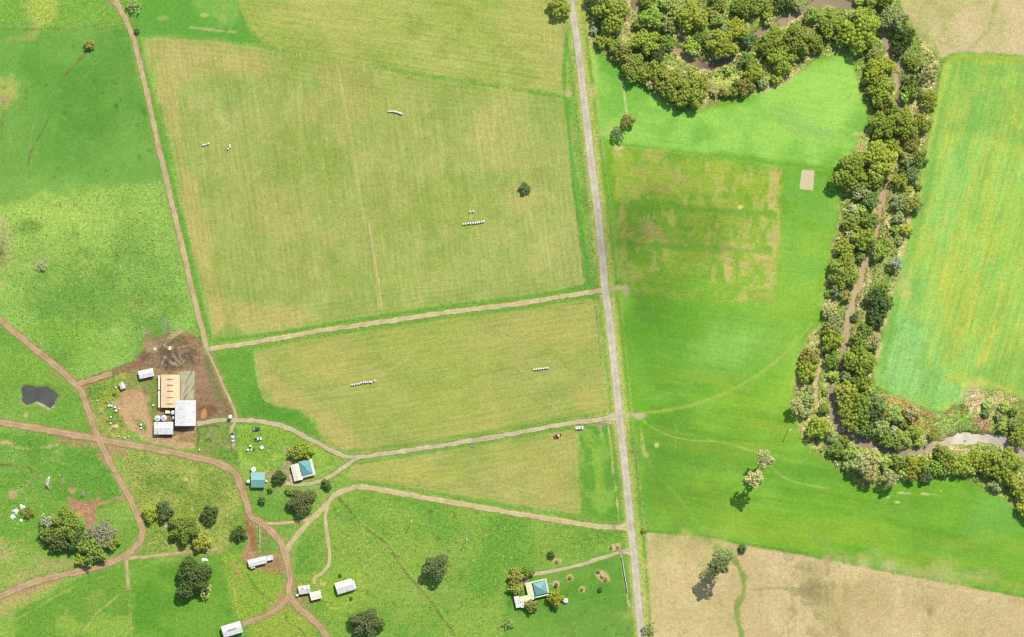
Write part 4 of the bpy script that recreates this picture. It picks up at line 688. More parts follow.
for ri, (nm, mk, wdt, line, c, lab) in enumerate(ROADS):
    L = smooth_line(line, 12); seg = np.hypot(*(L[1:] - L[:-1]).T); s_ = np.concatenate([[0], np.cumsum(seg)])
    n = max(6, int(s_[-1] / 1.8)); t = np.linspace(0, s_[-1], n)
    Lx, Ly = np.interp(t, s_, L[:, 0]), np.interp(t, s_, L[:, 1])
    tx, ty = np.gradient(Lx), np.gradient(Ly); q = np.hypot(tx, ty); nx_, ny_ = -ty / q, tx / q
    jit = 0.08 if mk == 'road' else 0.30
    cols = np.linspace(-1, 1, 9); V = []; A = []
    wl_ = 1 + jit * fbm(t, t * 0 + ri * 7, 6, 3, 3); wr_ = 1 + jit * fbm(t, t * 0 + ri * 7 + 50, 6, 5, 3)
    if mk == 'road':
        wl_ *= np.interp(Ly, [0, 150, 700], [0.86, 1.0, 0.98]); wr_ *= np.interp(Ly, [0, 150, 700], [0.86, 1.0, 0.98])
    if nm == 'gravel_drive' and ri == 11: fl = np.clip((Lx - 603) / 14, 0, 1) ** 2; wl_ = wl_ + 2.2 * fl; wr_ = wr_ + 2.2 * fl
    if line[-1][0] in (631, 633): fl = np.clip((Lx - 617) / 13, 0, 1) ** 2; wl_ = wl_ + 1.7 * fl; wr_ = wr_ + 1.7 * fl
    zoff = 0.030 + 0.008 * (len(ROADS) - ri)
    for u in cols:
        h = wdt / 2 * np.where(u < 0, wl_, wr_) * u
        V.append(np.stack([(Lx + nx_ * h - 512) * U, (318.5 - Ly - ny_ * h) * U, np.full(n, zoff) + 0.05 * (1 - u * u)], 1)); A.append(np.full(n, u))
    V = np.concatenate(V); A = np.concatenate(A)
    k = np.arange(n - 1); F_ = np.concatenate([np.stack([a * n + k, (a + 1) * n + k, (a + 1) * n + k + 1, a * n + k + 1], 1) for a in range(8)])
    me = mesh_np(nm, V, F_, True, {'across': ('FLOAT', A)})
    if me.polygons[0].normal.z < 0: me.flip_normals()
    tag(link(nm, me, RM[mk]), lab, {'road': 'road', 'dirt_track': 'track', 'farm_track': 'track', 'gravel_drive': 'driveway'}[nm], kind='structure')

# gravel pad in the crop field
def pad(name, poly, z, mat, label, cat, th=0.06):
    P = smooth_line(list(poly) + [poly[0]], 4)[:-1] if len(poly) > 6 else np.array(poly, float)
    R_ = np.concatenate([P[i] + (P[(i + 1) % len(P)] - P[i]) * np.linspace(0, 1, 8)[:-1, None] for i in range(len(P))])
    R_ = R_ + 0.35 * np.stack([fbm(R_[:, 0], R_[:, 1], 3, 4), fbm(R_[:, 0], R_[:, 1], 3, 8)], 1)
    mb = MB(); n = len(R_)
    top = [mb.bm.verts.new(W(x, y, z)) for x, y in R_]; bot = [mb.bm.verts.new(W(x, y, z - th)) for x, y in R_]
    mb.bm.faces.new(top); [mb.bm.faces.new((top[i], top[(i + 1) % n], bot[(i + 1) % n], bot[i])) for i in range(n)]
    return tag(mb.build(name, mat), label, cat, kind='structure')
def rough_mat(name, a, bcol, scale=0.8, rough=0.9, bmp=0.3, spec=0.2, detail=5):
    m, nt, b = new_mat(name, rough, spec); geo = node(nt, 'ShaderNodeNewGeometry'); f = noise(nt, geo.outputs['Position'], scale, detail, 0.7)
    nt.links.new(mixc(nt, ramp(nt, f, 0.35, 0.65), C4(*a), C4(*bcol)), b.inputs['Base Color']); bump(nt, b, f, bmp, 0.08); return m
def apron_mat():
    m, nt, b = new_mat('stained_concrete', 0.9, 0.2); geo = node(nt, 'ShaderNodeNewGeometry'); mp = node(nt, 'ShaderNodeMapping'); nt.links.new(geo.outputs['Position'], mp.inputs[0])
    mp.inputs['Rotation'].default_value = (0, 0, math.radians(-62)); mp2 = node(nt, 'ShaderNodeMapping'); nt.links.new(mp.outputs[0], mp2.inputs[0]); mp2.inputs['Scale'].default_value = (0.10, 0.8, 1)
    f = noise(nt, mp2.outputs[0], 0.9, 4, 0.6, 0.4); g = noise(nt, geo.outputs['Position'], 0.5, 4)
    c = mixc(nt, ramp(nt, f, 0.55, 0.66), C4(198, 192, 154), C4(120, 112, 90)); c = mixc(nt, mathn(nt, 'MULTIPLY', ramp(nt, g, 0.4, 0.7), 0.5), c, C4(166, 156, 122))
    nt.links.new(c, b.inputs['Base Color']); return m
pad('gravel_pad', [(801.5, 170), (814.5, 170.5), (813, 190.5), (799.5, 189)], 0.05, rough_mat('pad_gravel', (226, 210, 168), (208, 192, 150), 0.9), 'pale pinkish gravel rectangle in the green field beside the creek trees', 'gravel pad')
pad('concrete_apron', [(181, 371.5), (195, 370.8), (193.6, 399.5), (181, 399.5)], 0.05, apron_mat(), 'stained concrete apron beside the cream roofed dairy shed', 'concrete yard')

# water ------------------------------------------------------------
def water_mat(name, rough, spec):
    m, nt, b = new_mat(name, rough, spec); at = node(nt, 'ShaderNodeAttribute', attribute_name='Col'); geo = node(nt, 'ShaderNodeNewGeometry')
    n = noise(nt, geo.outputs['Position'], 0.25, 4, 0.6)
    nt.links.new(mixc(nt, mathn(nt, 'MULTIPLY', ramp(nt, n, 0.4, 0.7), 0.35), at.outputs['Color'], C4(140, 130, 112)), b.inputs['Base Color'])
    bump(nt, b, noise(nt, geo.outputs['Position'], 1.6, 2), 0.08, 0.05); return m
WM = water_mat('silty_water', 0.22, 0.12)
cs = smooth_line([c[:2] for c in CREEK], 8); n = len(cs)
tt = np.linspace(0, len(CREEK) - 1, n); cw = np.interp(tt, range(len(CREEK)), [c[2] for c in CREEK])
tx, ty = np.gradient(cs[:, 0]), np.gradient(cs[:, 1]); q = np.hypot(tx, ty)
silt = np.interp(tt, [0, 5, 6, 8, 10, 12, 16, 19, 20, 23, 25, 28, 31, 34, 35.5, 37, 38, 39, 42], np.arange(19))
sc_ = np.array([(130, 116, 88), (186, 162, 124), (112, 100, 84), (164, 150, 126), (172, 158, 138), (152, 140, 124), (190, 176, 150), (190, 172, 142), (206, 180, 148), (200, 170, 132), (196, 184, 150), (178, 160, 132), (166, 156, 146), (158, 148, 134), (190, 178, 156), (232, 224, 212), (214, 206, 200), (184, 176, 176), (170, 160, 156)], float)
sc_ = np.minimum(sc_ * np.array([1.06, 1.04, 0.97]), 240)
wc = np.stack([np.interp(silt, np.arange(19), sc_[:, k]) for k in range(3)], 1)
V, A = [], []
for u in np.linspace(-1, 1, 5):
    h = (cw / 2 + 1.6) * u
    V.append(np.stack([(cs[:, 0] - ty / q * h - 512) * U, (318.5 - cs[:, 1] - tx / q * h) * U, np.full(n, -1.55)], 1)); A.append(np.concatenate([lin(wc) * K, np.ones((n, 1))], 1))
k = np.arange(n - 1); F_ = np.concatenate([np.stack([a * n + k, (a + 1) * n + k, (a + 1) * n + k + 1, a * n + k + 1], 1) for a in range(4)])
me = mesh_np('creek_water', np.concatenate(V), F_, True, {'Col': ('FLOAT_COLOR', np.concatenate(A))})
if me.polygons[0].normal.z < 0: me.flip_normals()
tag(link('creek_water', me, WM), 'shallow silty brown creek water winding between the trees', 'creek', kind='structure')
mb = MB(); pv = [mb.bm.verts.new(W(*((np.array(p) - (39, 396)) * 1.06 + (39, 396)), -0.55)) for p in POND]; mb.bm.faces.new(pv)
pm = rough_mat('pond_water', (84, 84, 78), (104, 104, 92), 0.12, 0.08, 0.02, 0.5)
tag(mb.build('pond_water', pm), 'dark still farm pond with notched edge west of the sheds', 'pond', kind='structure')

# ------------------------------------------------------------------ trees
def leaf_mat(name, trans=0.42):
    m, nt, b = new_mat(name, 0.6, 0.25)
    oi = node(nt, 'ShaderNodeObjectInfo'); tn = node(nt, 'ShaderNodeAttribute', attribute_name='tint').outputs['Fac']
    vm = node(nt, 'ShaderNodeVectorMath', operation='SCALE'); nt.links.new(oi.outputs['Color'], vm.inputs[0]); nt.links.new(tn, vm.inputs['Scale'])
    hs = node(nt, 'ShaderNodeHueSaturation'); nt.links.new(vm.outputs[0], hs.inputs['Color'])
    geo = node(nt, 'ShaderNodeNewGeometry')
    f = noise(nt, geo.outputs['Position'], 0.35, 2)
    nt.links.new(mathn(nt, 'ADD', mathn(nt, 'MULTIPLY', f, 0.08), 0.46), hs.inputs['Hue'])
    nt.links.new(hs.outputs[0], b.inputs['Base Color'])
    tr = node(nt, 'ShaderNodeBsdfTranslucent'); nt.links.new(hs.outputs[0], tr.inputs['Color'])
    mx = node(nt, 'ShaderNodeMixShader', Fac=trans); nt.links.new(b.outputs[0], mx.inputs[1]); nt.links.new(tr.outputs[0], mx.inputs[2])
    nt.links.new(mx.outputs[0], nt.nodes['Material Output'].inputs['Surface']); return m
LEAF = leaf_mat('leaf')
BARK = rough_mat('bark', (128, 112, 92), (92, 78, 62), 3.0)
BLEACHED = rough_mat('bleached_wood', (250, 246, 238), (226, 218, 204), 2.0)
def bmat(k):
    m, nt, b = new_mat('bare_twig' + k, 0.9, 0.1); return m

def leaf_cloud(centers, radii, tints, per, leaf, rs, flat=0.85, low=-0.35):
    """rhombic leaf sprays on the skins of many small lumps"""
    nl = len(centers); N = nl * per
    ci = np.repeat(np.arange(nl), per)
    d = rs.normal(size=(N, 3)); d /= np.linalg.norm(d, axis=1)[:, None]
    d[:, 2] = np.where(d[:, 2] < low, -d[:, 2], d[:, 2])
    p = np.asarray(centers)[ci] + d * (np.asarray(radii)[ci] * rs.uniform(0.62, 1.06, N))[:, None] * np.array([1, 1, flat])
    nrm = d + rs.normal(size=(N, 3)) * 0.3; nrm /= np.linalg.norm(nrm, axis=1)[:, None]
    r = rs.normal(size=(N, 3)); t = np.cross(nrm, r); t /= np.linalg.norm(t, axis=1)[:, None] + 1e-9; bt = np.cross(nrm, t)
    s = (leaf * rs.uniform(0.6, 1.35, N))[:, None]
    V = np.stack([p - t * s, p - bt * s * 0.62, p + t * s, p + bt * s * 0.62], 1).reshape(-1, 3)
    T = np.repeat(np.asarray(tints)[ci] * rs.uniform(0.88, 1.12, N), 4)
    return V, np.arange(N * 4).reshape(N, 4), T
def crown_mesh(seed, nl, lr, per, leaf, hh=0.72, lobes=5, fill=0.25, thin=0.0):
    rs = np.random.RandomState(seed); ph = rs.uniform(0, 6.28, 6); am = rs.uniform(0.05, 0.16, 6)
    cs_, rr = [], []
    tries = 0
    while len(cs_) < nl and tries < nl * 60:
        tries += 1
        d = rs.normal(size=3); d /= np.linalg.norm(d)
        if d[2] < -0.35: continue
        a = math.atan2(d[1], d[0]); out = 1 + sum(am[k] * math.sin((k + 1) * a + ph[k]) for k in range(6))
        rad = (1 - lr) * out * (rs.uniform(0.86, 1.06) if rs.rand() > fill else rs.uniform(0.35, 0.8))
        c = d * rad * np.array([1, 1, hh])
        r = lr * rs.uniform(0.72, 1.3)
        if any(np.linalg.norm((c - q) * np.array([1, 1, 0.7])) < 0.78 * (r + s) * (1 - thin * 0.3) for q, s in zip(cs_, rr)) and tries < nl * 40: continue
        cs_.append(c); rr.append(r)
    tints = rs.uniform(0.86, 1.14, len(cs_))
    V, F_, T = leaf_cloud(cs_, rr, tints, per, leaf, rs)
    return mesh_np('crown', V, F_, False, {'tint': ('FLOAT', T)})
def trunk_mesh(seed, hh=0.72):
    """unit crown radius; base at z=-1 (scaled per tree by its own trunk length)"""
    rs = random.Random(seed); mb = MB()
    mb.tube([(0, 0, -1.0), (0.02, 0.01, -0.85), (0.03, 0.0, -0.45), (0.0, 0.03, -0.1), (0.02, 0.0, 0.15)], [0.10, 0.075, 0.062, 0.052, 0.035], 8)
    for k in range(6):
        a = k * 1.05 + rs.uniform(-0.3, 0.3); r = rs.uniform(0.45, 0.75)
        mb.tube([(0.02, 0, -0.35 + 0.06 * k), (0.25 * r * math.cos(a), 0.25 * r * math.sin(a), -0.12 + 0.05 * k), (r * math.cos(a), r * math.sin(a), 0.12 + 0.04 * k)], [0.042, 0.03, 0.01], 6)
    return mb.mesh('trunk', True)
def bare_mesh(seed, n0=9, levels=3, thick=0.035):
    """spreading bare branches, unit radius"""
    rs = random.Random(seed); mb = MB()
    def grow(p, d, ln, r, lv):
        p2 = p + d * ln + Vector((rs.uniform(-.08, .08), rs.uniform(-.08, .08), rs.uniform(0, .06))) * ln
        mid = (p + p2) / 2 + Vector((rs.uniform(-.1, .1), rs.uniform(-.1, .1), rs.uniform(-.05, .1))) * ln
        mb.tube([p, mid, p2], [r, r * 0.8, r * 0.55], 5 if lv < 2 else 4)
        if lv < levels:
            for _ in range(3):
                dd = (d + Vector((rs.uniform(-.8, .8), rs.uniform(-.8, .8), rs.uniform(-.15, .45)))).normalized(); grow(p2.lerp(p, rs.uniform(0, .45)), dd, ln * rs.uniform(.5, .72), r * 0.5, lv + 1)
    for k in range(n0):
        a = 6.283 * k / n0 + rs.uniform(-.3, .3); grow(Vector((0, 0, -0.3 + 0.3 * rs.random())), Vector((math.cos(a), math.sin(a), rs.uniform(0.25, 1.0))).normalized(), rs.uniform(.32, .5), thick, 0)
    return mb.mesh('branches')
CR = {'L': [crown_mesh(100 + i, 230, 0.115, 72, 0.036, 0.62) for i in range(5)],
      'M': [crown_mesh(200 + i, 90, 0.17, 76, 0.050, 0.72) for i in range(6)],
      'S': [crown_mesh(300 + i, 30, 0.28, 76, 0.08, 0.8) for i in range(5)],
      'T': [crown_mesh(400 + i, 60, 0.13, 30, 0.06, 0.72, thin=0.6) for i in range(3)],   # open, thin crowns
      'F': [crown_mesh(600 + i, 420, 0.085, 40, 0.034, 0.66, fill=0.3) for i in range(2)],
      'P': [crown_mesh(500 + i, 40, 0.22, 60, 0.075, 0.5, fill=0.35) for i in range(2)]}
for L_ in CR.values():
    for m_ in L_: m_.materials.append(LEAF)
TR = [trunk_mesh(i) for i in range(3)]
for m_ in TR: m_.materials.append(BARK)
BR = [bare_mesh(i) for i in range(3)]
TW = {}
TINT = {  # lit leaf colour and its word
    'olive': ((140, 149, 62), 'olive-green'), 'yolive': ((160, 168, 64), 'yellow-olive'), 'dark': ((88, 106, 56), 'dark green'), 'green': ((122, 142, 64), 'mid-green'), 'lime': ((156, 184, 80), 'bright lime-green'),
    'yellow': ((164, 166, 58), 'yellow-tipped'), 'grey': ((162, 168, 120), 'grey-green'), 'tan': ((186, 180, 130), 'pale tan'), 'brown': ((152, 142, 74), 'brown-tinged'), 'teal': ((118, 142, 92), 'blue-green'), 'pale': ((170, 184, 102), 'pale straw-green'),
    'white': ((178, 182, 160), 'silvery white'), 'dgrey': ((106, 118, 74), 'dull grey-green'), 'pink': ((176, 164, 122), 'pinkish tan'), 'twig': ((138, 132, 104), 'grey twiggy'), 'straw': ((184, 178, 130), 'pale straw')}
_m = np.array([138, 154, 66.0])
for _k in list(TINT):
    _c = np.array(TINT[_k][0], float); _w = 0.25 if _k in ('tan', 'white', 'pink', 'pale') else 0.08 if _k in ('dark', 'dgrey', 'twig', 'straw') else 0.35
    TINT[_k] = (tuple(float(v) for v in _c * (1 - _w) + _m * _w), TINT[_k][1])
LEAFK = 1.27
tree_log = []
def tree(x, y, r, tint, zone, h=None, cls=None, label=None, key=None, name=None, squash=1.0, group=None):
    """x, y, r in map units; h total height in metres"""
    tree_log.append(dict(x=x, y=y, r=r, tint=tint, zone=zone, h=h, cls=cls, label=label, name=name, squash=squash, group=group))
rnd = random.Random(5)
def build_tree(t):
    R = t['r'] * U * 1.05; shrub = t['r'] < 5.2 and not t['h']
    cls = t['cls'] or ('L' if t['r'] > 11 else 'M' if t['r'] > 6.2 else 'S')
    h = t['h'] or (R * 1.25 if shrub else R * 0.98 + 1.8)
    hh = {'L': 0.62, 'M': 0.72, 'S': 0.8, 'T': 0.72, 'P': 0.5, 'F': 0.66}[cls]
    zs = R * rnd.uniform(0.92, 1.08)
    cz = max(h - hh * zs, hh * zs * 0.55)                           # crown centre above ground
    nm = t['name'] or ('shrub' if shrub else 'tree')
    e = empty(nm, W(t['x'], t['y'], hz(t['x'], t['y']) - 0.05), 0)
    a = rnd.uniform(0, 6.283)
    tr = link('stem' if shrub else 'trunk', TR[rnd.randrange(3)], None, e, (0, 0, cz)); tr.rotation_euler.z = a
    tr.scale = (R * 0.9, R * 0.9, cz)
    if cz < R * 0.5: tr.scale.z = cz
    c = link('foliage' if shrub else 'crown', rnd.choice(CR[cls]), None, e, (0, 0, cz)); c.rotation_euler.z = a * 1.7
    c.scale = (R * rnd.uniform(0.95, 1.06), R * rnd.uniform(0.95, 1.06) * t['squash'], zs)
    col = np.array(C(*TINT[t['tint']][0], k=LEAFK)) * rnd.uniform(0.88, 1.12) * np.array([rnd.uniform(0.94, 1.06), 1, rnd.uniform(0.9, 1.1)])
    c.color = (*[float(min(v, 0.9)) for v in col], 1)
    tag(e, t['label'], 'shrub' if shrub else 'tree', t['group'])
    return e
Z = {}
def zone(key, where, axis, group, items):
    Z[key] = (where, axis, group)
    for it in items: tree(it[0], it[1], it[2], it[3], key, **(it[4] if len(it) > 4 else {}))
zone('a', 'in the creek-bend wood by the road', 'x', 'trees in the northern creek bend', [
    (612, 14, 18, 'olive'), (592, 4, 7, 'dark'), (593, 31, 4.5, 'white'), (604, 40, 8, 'yolive'), (645, 42, 12.5, 'yolive'), (622, 53, 11, 'brown'), (615, 45, 6, 'green'), (633, 68, 11.5, 'olive'), (652, 18, 10.5, 'lime'), (668, 25, 8.5, 'grey'), (691, 17, 15, 'yolive'), (648, 1, 8, 'olive'), (667, 3, 7, 'pale'), (667, 42, 8, 'green'), (692, 46, 8, 'lime'), (637, 24, 5.5, 'olive'), (598, 18, 5, 'green'), (657, 54, 8, 'dark'), (655, 72, 11, 'olive'), (669, 85, 14, 'olive'), (689, 94, 14, 'olive'), (651, 84, 6, 'pink'), (643, 76, 7, 'green'), (700, 84, 8, 'yolive'), (700, 38, 8, 'green'), (694, 52, 5.5, 'grey'), (676, 12, 7, 'pale')])
zone('b', 'on the creek north of the lime field', 'x', 'trees in the northern creek bend', [
    (722, 46, 13, 'yolive'), (736, 27, 9, 'yellow'), (747, 40, 8, 'teal'), (718, 4, 8, 'olive'), (710, 13, 6, 'brown'), (718, 20, 7, 'pale'), (745, 5, 12, 'olive'), (764, 6, 9, 'olive'), (766, 14, 5, 'yellow', {'h': 6}), (785, 2, 10, 'dark'), (768, 21, 5, 'pale'), (799, 7, 5.5, 'grey'), (770, 45, 11, 'olive'), (781, 60, 12, 'yolive'), (798, 40, 14, 'olive'), (775, 33, 7, 'yolive'), (815, 45, 9, 'olive'), (714, 92, 5, 'tan'), (724, 92, 6, 'brown'), (743, 87, 9, 'brown'), (752, 75, 10, 'yellow'), (747, 60, 7, 'green'), (763, 83, 6, 'grey'), (776, 79, 6, 'yolive'), (733, 92, 6, 'green'), (728, 70, 5, 'pale'), (724, 33, 7, 'grey'), (786, 46, 7, 'olive')])
zone('c', 'on the creek at the field top', 'x', 'trees in the northern creek bend', [
    (813, 15, 8, 'lime'), (830, 25, 12.5, 'olive'), (857, 32, 18, 'yolive'), (868, 13, 7, 'yolive'), (842, 38, 10, 'olive'), (893, 18, 12.5, 'grey'), (904, 36, 10, 'dark'), (899, 47, 8, 'dark'), (884, 1, 8, 'green'), (871, 2, 6, 'olive'), (907, 58, 6, 'green'), (858, 1, 5, 'lime', {'h': 4})])
zone('d', 'on the west bank above the gravel pad', 'y', 'trees along the west bank of the creek', [
    (873, 54, 7, 'grey'), (878, 70, 14, 'yolive'), (881, 90, 14, 'yolive'), (872, 82, 9, 'olive'), (884, 107, 7, 'brown'), (893, 110, 6, 'green'), (883, 126, 13, 'olive'), (904, 126, 13, 'olive'), (892, 149, 9, 'yellow'), (879, 160, 17, 'yolive'), (850, 172, 17, 'olive'), (862, 183, 9, 'yolive'), (876, 180, 8, 'yolive')])
zone('e', 'on the west bank below the gravel pad', 'y', 'trees along the west bank of the creek', [
    (859, 191, 9, 'grey'), (871, 199, 8, 'teal'), (852, 209, 5.5, 'tan', {'h': 5}), (861, 210, 5, 'lime', {'h': 5}), (852, 222, 9, 'olive'), (869, 221, 9, 'green'), (861, 238, 11, 'olive'), (851, 236, 7, 'tan'), (844, 249, 9, 'yolive'), (845, 262, 9, 'yolive'), (860, 257, 5, 'teal', {'h': 5}), (843, 276, 13, 'olive'), (836, 291, 6.5, 'grey'), (845, 296, 6, 'brown'), (828, 294, 4, 'lime'), (829, 312, 7, 'tan'), (834, 324, 9, 'grey'), (831, 340, 11, 'yellow'), (829, 330, 7, 'green'), (867, 245, 7, 'dark')])
zone('f', 'on the east bank by the striped crop', 'y', 'trees along the east bank of the creek', [
    (912, 64, 7, 'olive'), (926, 70, 11, 'grey', {'cls': 'T'}), (915, 80, 9, 'dgrey', {'cls': 'T'}), (911, 89, 8, 'green'), (928, 101, 9, 'olive'), (905, 97, 6, 'lime'), (921, 122, 9, 'olive'), (912, 143, 8, 'brown'), (919, 158, 8, 'green'), (907, 160, 7, 'grey'), (912, 173, 7, 'teal'), (900, 181, 7.5, 'yellow'), (913, 204, 9, 'brown'), (898, 203, 8, 'grey'), (898, 218, 6, 'grey'), (907, 230, 6, 'yellow'), (894, 230, 5, 'lime'), (880, 251, 8, 'lime'), (896, 263, 6.5, 'white', {'h': 8}), (887, 246, 6, 'green'), (876, 298, 11, 'dark'), (886, 302, 7, 'green'), (875, 317, 9.5, 'dark'), (854, 318, 4.5, 'dark'), (865, 331, 7, 'green'), (872, 341, 8, 'pink'), (859, 339, 8, 'green'), (882, 288, 6, 'olive'), (918, 187, 4, 'brown'), (899, 241, 4.5, 'grey'), (903, 172, 5, 'dark'), (861, 347, 9, 'olive')])
zone('g', 'on the west bank by the sandy path', 'y', 'trees along the west bank of the creek', [
    (810, 357, 9.5, 'brown'), (807, 370, 10, 'yolive'), (831, 360, 8, 'green'), (832, 376, 6, 'lime'), (796, 404, 7, 'tan', {'h': 12}), (806, 400, 8, 'grey'), (805, 412, 6, 'grey'), (819, 428, 11, 'yolive'), (824, 408, 5.5, 'green'), (832, 437, 6, 'grey'), (837, 449, 8, 'green'), (843, 440, 5.5, 'olive'), (809, 390, 5, 'grey'), (825, 392, 4, 'pale')])
zone('h', 'inside the southern creek bend', 'y', 'trees along the east bank of the creek', [
    (858, 362, 14, 'yolive'), (845, 376, 5.5, 'grey'), (860, 379, 9, 'olive'), (846, 392, 11, 'yolive'), (861, 402, 11, 'olive'), (875, 402, 10, 'teal'), (869, 389, 6, 'pale'), (846, 408, 9, 'olive'), (860, 416, 11, 'green'), (873, 415, 10, 'dark'), (852, 424, 9, 'olive'), (866, 428, 9, 'teal'), (880, 428, 9, 'grey'), (886, 438, 8, 'green'), (894, 416, 8, 'pale'), (911, 413, 7.5, 'pink'), (893, 430, 5, 'white', {'h': 5}), (901, 437, 8, 'pale'), (914, 431, 7, 'lime'), (904, 424, 5, 'green'), (889, 442, 6, 'green'), (918, 442, 5, 'pale'), (898, 445, 6, 'green'), (850, 399, 7, 'green'), (839, 402, 5, 'green')])
zone('i', 'on the south bank below the creek', 'x', 'trees along the south bank of the creek', [
    (850, 452, 7.5, 'pale'), (860, 462, 9.5, 'tan', {'h': 13}), (872, 458, 8.5, 'tan', {'h': 12}), (870, 471, 8.5, 'pink', {'h': 12}), (884, 462, 7, 'pale'), (888, 478, 8, 'pink', {'h': 12}), (847, 465, 6, 'pale'), (897, 463, 8, 'olive'), (910, 465, 9, 'yolive'), (921, 464, 8, 'olive'), (911, 476, 6, 'brown', {'h': 8}), (942, 453, 9.5, 'olive'), (936, 468, 7.5, 'lime'), (949, 465, 9, 'olive'), (925, 476, 7, 'dgrey'), (962, 467, 10, 'yolive'), (974, 457, 9, 'yolive'), (985, 464, 10.5, 'yolive'), (1002, 466, 16, 'yolive'), (995, 485, 6.5, 'tan'), (973, 471, 4.5, 'grey'), (1019, 489, 10, 'yolive'), (1026, 508, 10, 'yellow'), (1013, 482, 5, 'grey'), (943, 473, 5, 'grey'), (903, 474, 6, 'pale')])
zone('j', 'on the north bank near the red patch', 'x', 'shrubs on the north bank near the sandy corner', [
    (986, 404, 5, 'pale'), (985, 413, 4.5, 'teal'), (998, 416, 5, 'grey'), (1003, 407, 6, 'pale'), (1001, 427, 5.5, 'pale'), (1013, 424, 6.5, 'grey'), (1016, 437, 8, 'olive'), (1023, 431, 7, 'yolive'), (1020, 420, 5, 'green'), (1012, 412, 5, 'green'), (930, 436, 4, 'brown')])
T_ = lambda x, y, r, tint, label, **k: tree(x, y, r, tint, None, label=label, **k)
T_(762, 459, 9, 'straw', 'pale tan flowering tree in the green crop, the upper of the pair', h=21)
T_(751, 477, 8.5, 'straw', 'pale tan flowering tree in the green crop, the lower with the long shadow', h=22)
T_(618, 135, 7, 'dgrey', 'dull grey thin crowned tree near the road junction by the crop field', cls='T', h=6)
T_(628, 121, 6.8, 'brown', 'small dark tree with orange tips at the end of the pale strip', h=5.5)
T_(560, 6, 11, 'olive', 'dark olive tree on the west road verge at the top edge', h=9)
T_(137, 31.5, 3, 'dark', 'tiny dark shrub beside the north dirt track corner')
T_(134, 6, 7, 'grey', 'grey-green loose tree beside the fork of the north track', cls='T', h=5)
T_(89.5, 45, 5.4, 'brown', 'small orange-brown tree at the head of the north-west ditch', h=4.5)
T_(525, 188, 5.8, 'dgrey', 'lone dark bush in the largest hay field', cls='M', h=2.8, name='bush')
T_(437, 565, 12, 'dgrey', 'lone grey-brown tree with long shadow in the ditch paddock', h=12, cls='F')
T_(366, 621, 14.5, 'dgrey', 'large dark tree cut by the bottom edge near the white cottage', h=11, cls='F')
T_(303, 501, 13, 'dgrey', 'large dark spreading tree above the short link track', h=8, cls='F')
T_(296, 452, 7.5, 'yolive', 'yellow-olive garden tree behind the teal roofed house, nearer the stone ring', h=6)
T_(306, 451, 7.5, 'yolive', 'yellow-olive garden tree behind the teal roofed house, nearer the drive', h=6)
T_(280, 477, 7, 'dark', 'dark garden tree between the teal shed and the cream house', h=5.5)
T_(326, 484, 5.6, 'dark', 'small dark tree on the inside of the house drive curve', h=4.5)
T_(290, 491, 4.5, 'green', 'low green shrub below the house drive')
T_(262, 501, 4.2, 'dark', 'small dark shrub between the brown track and the large dark tree')
T_(270, 491, 3, 'dark', 'tiny dark shrub south of the teal shed')
T_(151, 513, 7.5, 'yolive', 'yellow and dark tree at the bend of the dirt track', h=6)
T_(165, 511, 9, 'dgrey', 'dark grey-green tree beside the yellow one in the tussock paddock', h=7)
T_(184, 527, 13.5, 'green', 'largest round mid-green tree in the tussock paddock', h=9, cls='F')
T_(203, 542, 9, 'yellow', 'yellow topped tree above the faint earth track', h=7)
T_(211, 514, 9, 'dark', 'lone dark round tree in the middle of the tussock paddock', h=6.5)
T_(240, 533, 7, 'dark', 'dark tree on the west edge of the brown track', h=5.5)
T_(193, 579, 17.5, 'dark', 'very large dark round tree with a bleached limb in the south paddock', h=12, cls='F')
T_(206, 590, 7, 'tan', 'thin tan crowned tree on the right flank of the largest dark tree', cls='T', h=7)
T_(29, 512, 6.5, 'brown', 'brown sparse bush right of the white sheets near the west edge', cls='T', h=5)
T_(69, 523, 16, 'green', 'big mid-green tree left of the bare earth patch', h=10, cls='F')
T_(58, 540, 12, 'dgrey', 'dark shaded tree at the bottom of the western clump', h=8)
T_(74, 538, 10, 'dark', 'dark green tree between the olive tree and the winding track', h=8)
T_(50, 533, 10, 'green', 'green tree on the far west flank of the western clump', h=7)
T_(94, 548, 14, 'green', 'green leafy tree against the winding dirt track', h=8)
T_(82, 558, 7, 'yolive', 'small yellow-green tree at the foot of the western clump', h=5)
T_(113, 541, 8, 'olive', 'olive tree under the grey bare crown', h=5)
T_(515, 577, 8, 'brown', 'orange-brown garden tree west of the roadside house, the upper', h=6)
T_(515, 587, 7.5, 'yolive', 'olive garden tree west of the roadside house, the lower', h=5.5)
T_(528, 571, 6.3, 'green', 'green round tree at the end of the southern drive', h=5)
T_(555, 597, 8, 'yellow', 'yellow-green garden tree south-east of the roadside house', h=7)
T_(531, 605, 6.5, 'brown', 'reddish garden tree south of the roadside house', h=6)
T_(508, 623, 5.5, 'grey', 'small faded grey tree in the lawn corner', cls='T', h=4)
T_(648, 629, 6, 'grey', 'grey roadside bush at the bottom east of the road', cls='T', h=4)
T_(643.5, 530.5, 2.6, 'brown', 'tiny dark bush at the corner of the stubble field')
T_(742, 548, 4.6, 'dark', 'small dark shrub on the edge of the crop and stubble', h=4)
T_(716, 562, 9.5, 'dgrey', 'tall grey-green tree in the stubble field casting the long shadow', h=26)
T_(723, 556, 9, 'grey', 'dull grey upper tree beside the green swale', cls='T', h=7)
T_(711, 572, 8.5, 'grey', 'lower faded grey tree on the south-west side of the stubble field clump', cls='T', h=8)
T_(115, 393, 2.2, 'yellow', 'bright yellow flowering shrub in the farm precinct')
T_(600, 589.5, 2.6, 'dark', 'small dark bush on the lawn below the long bed')
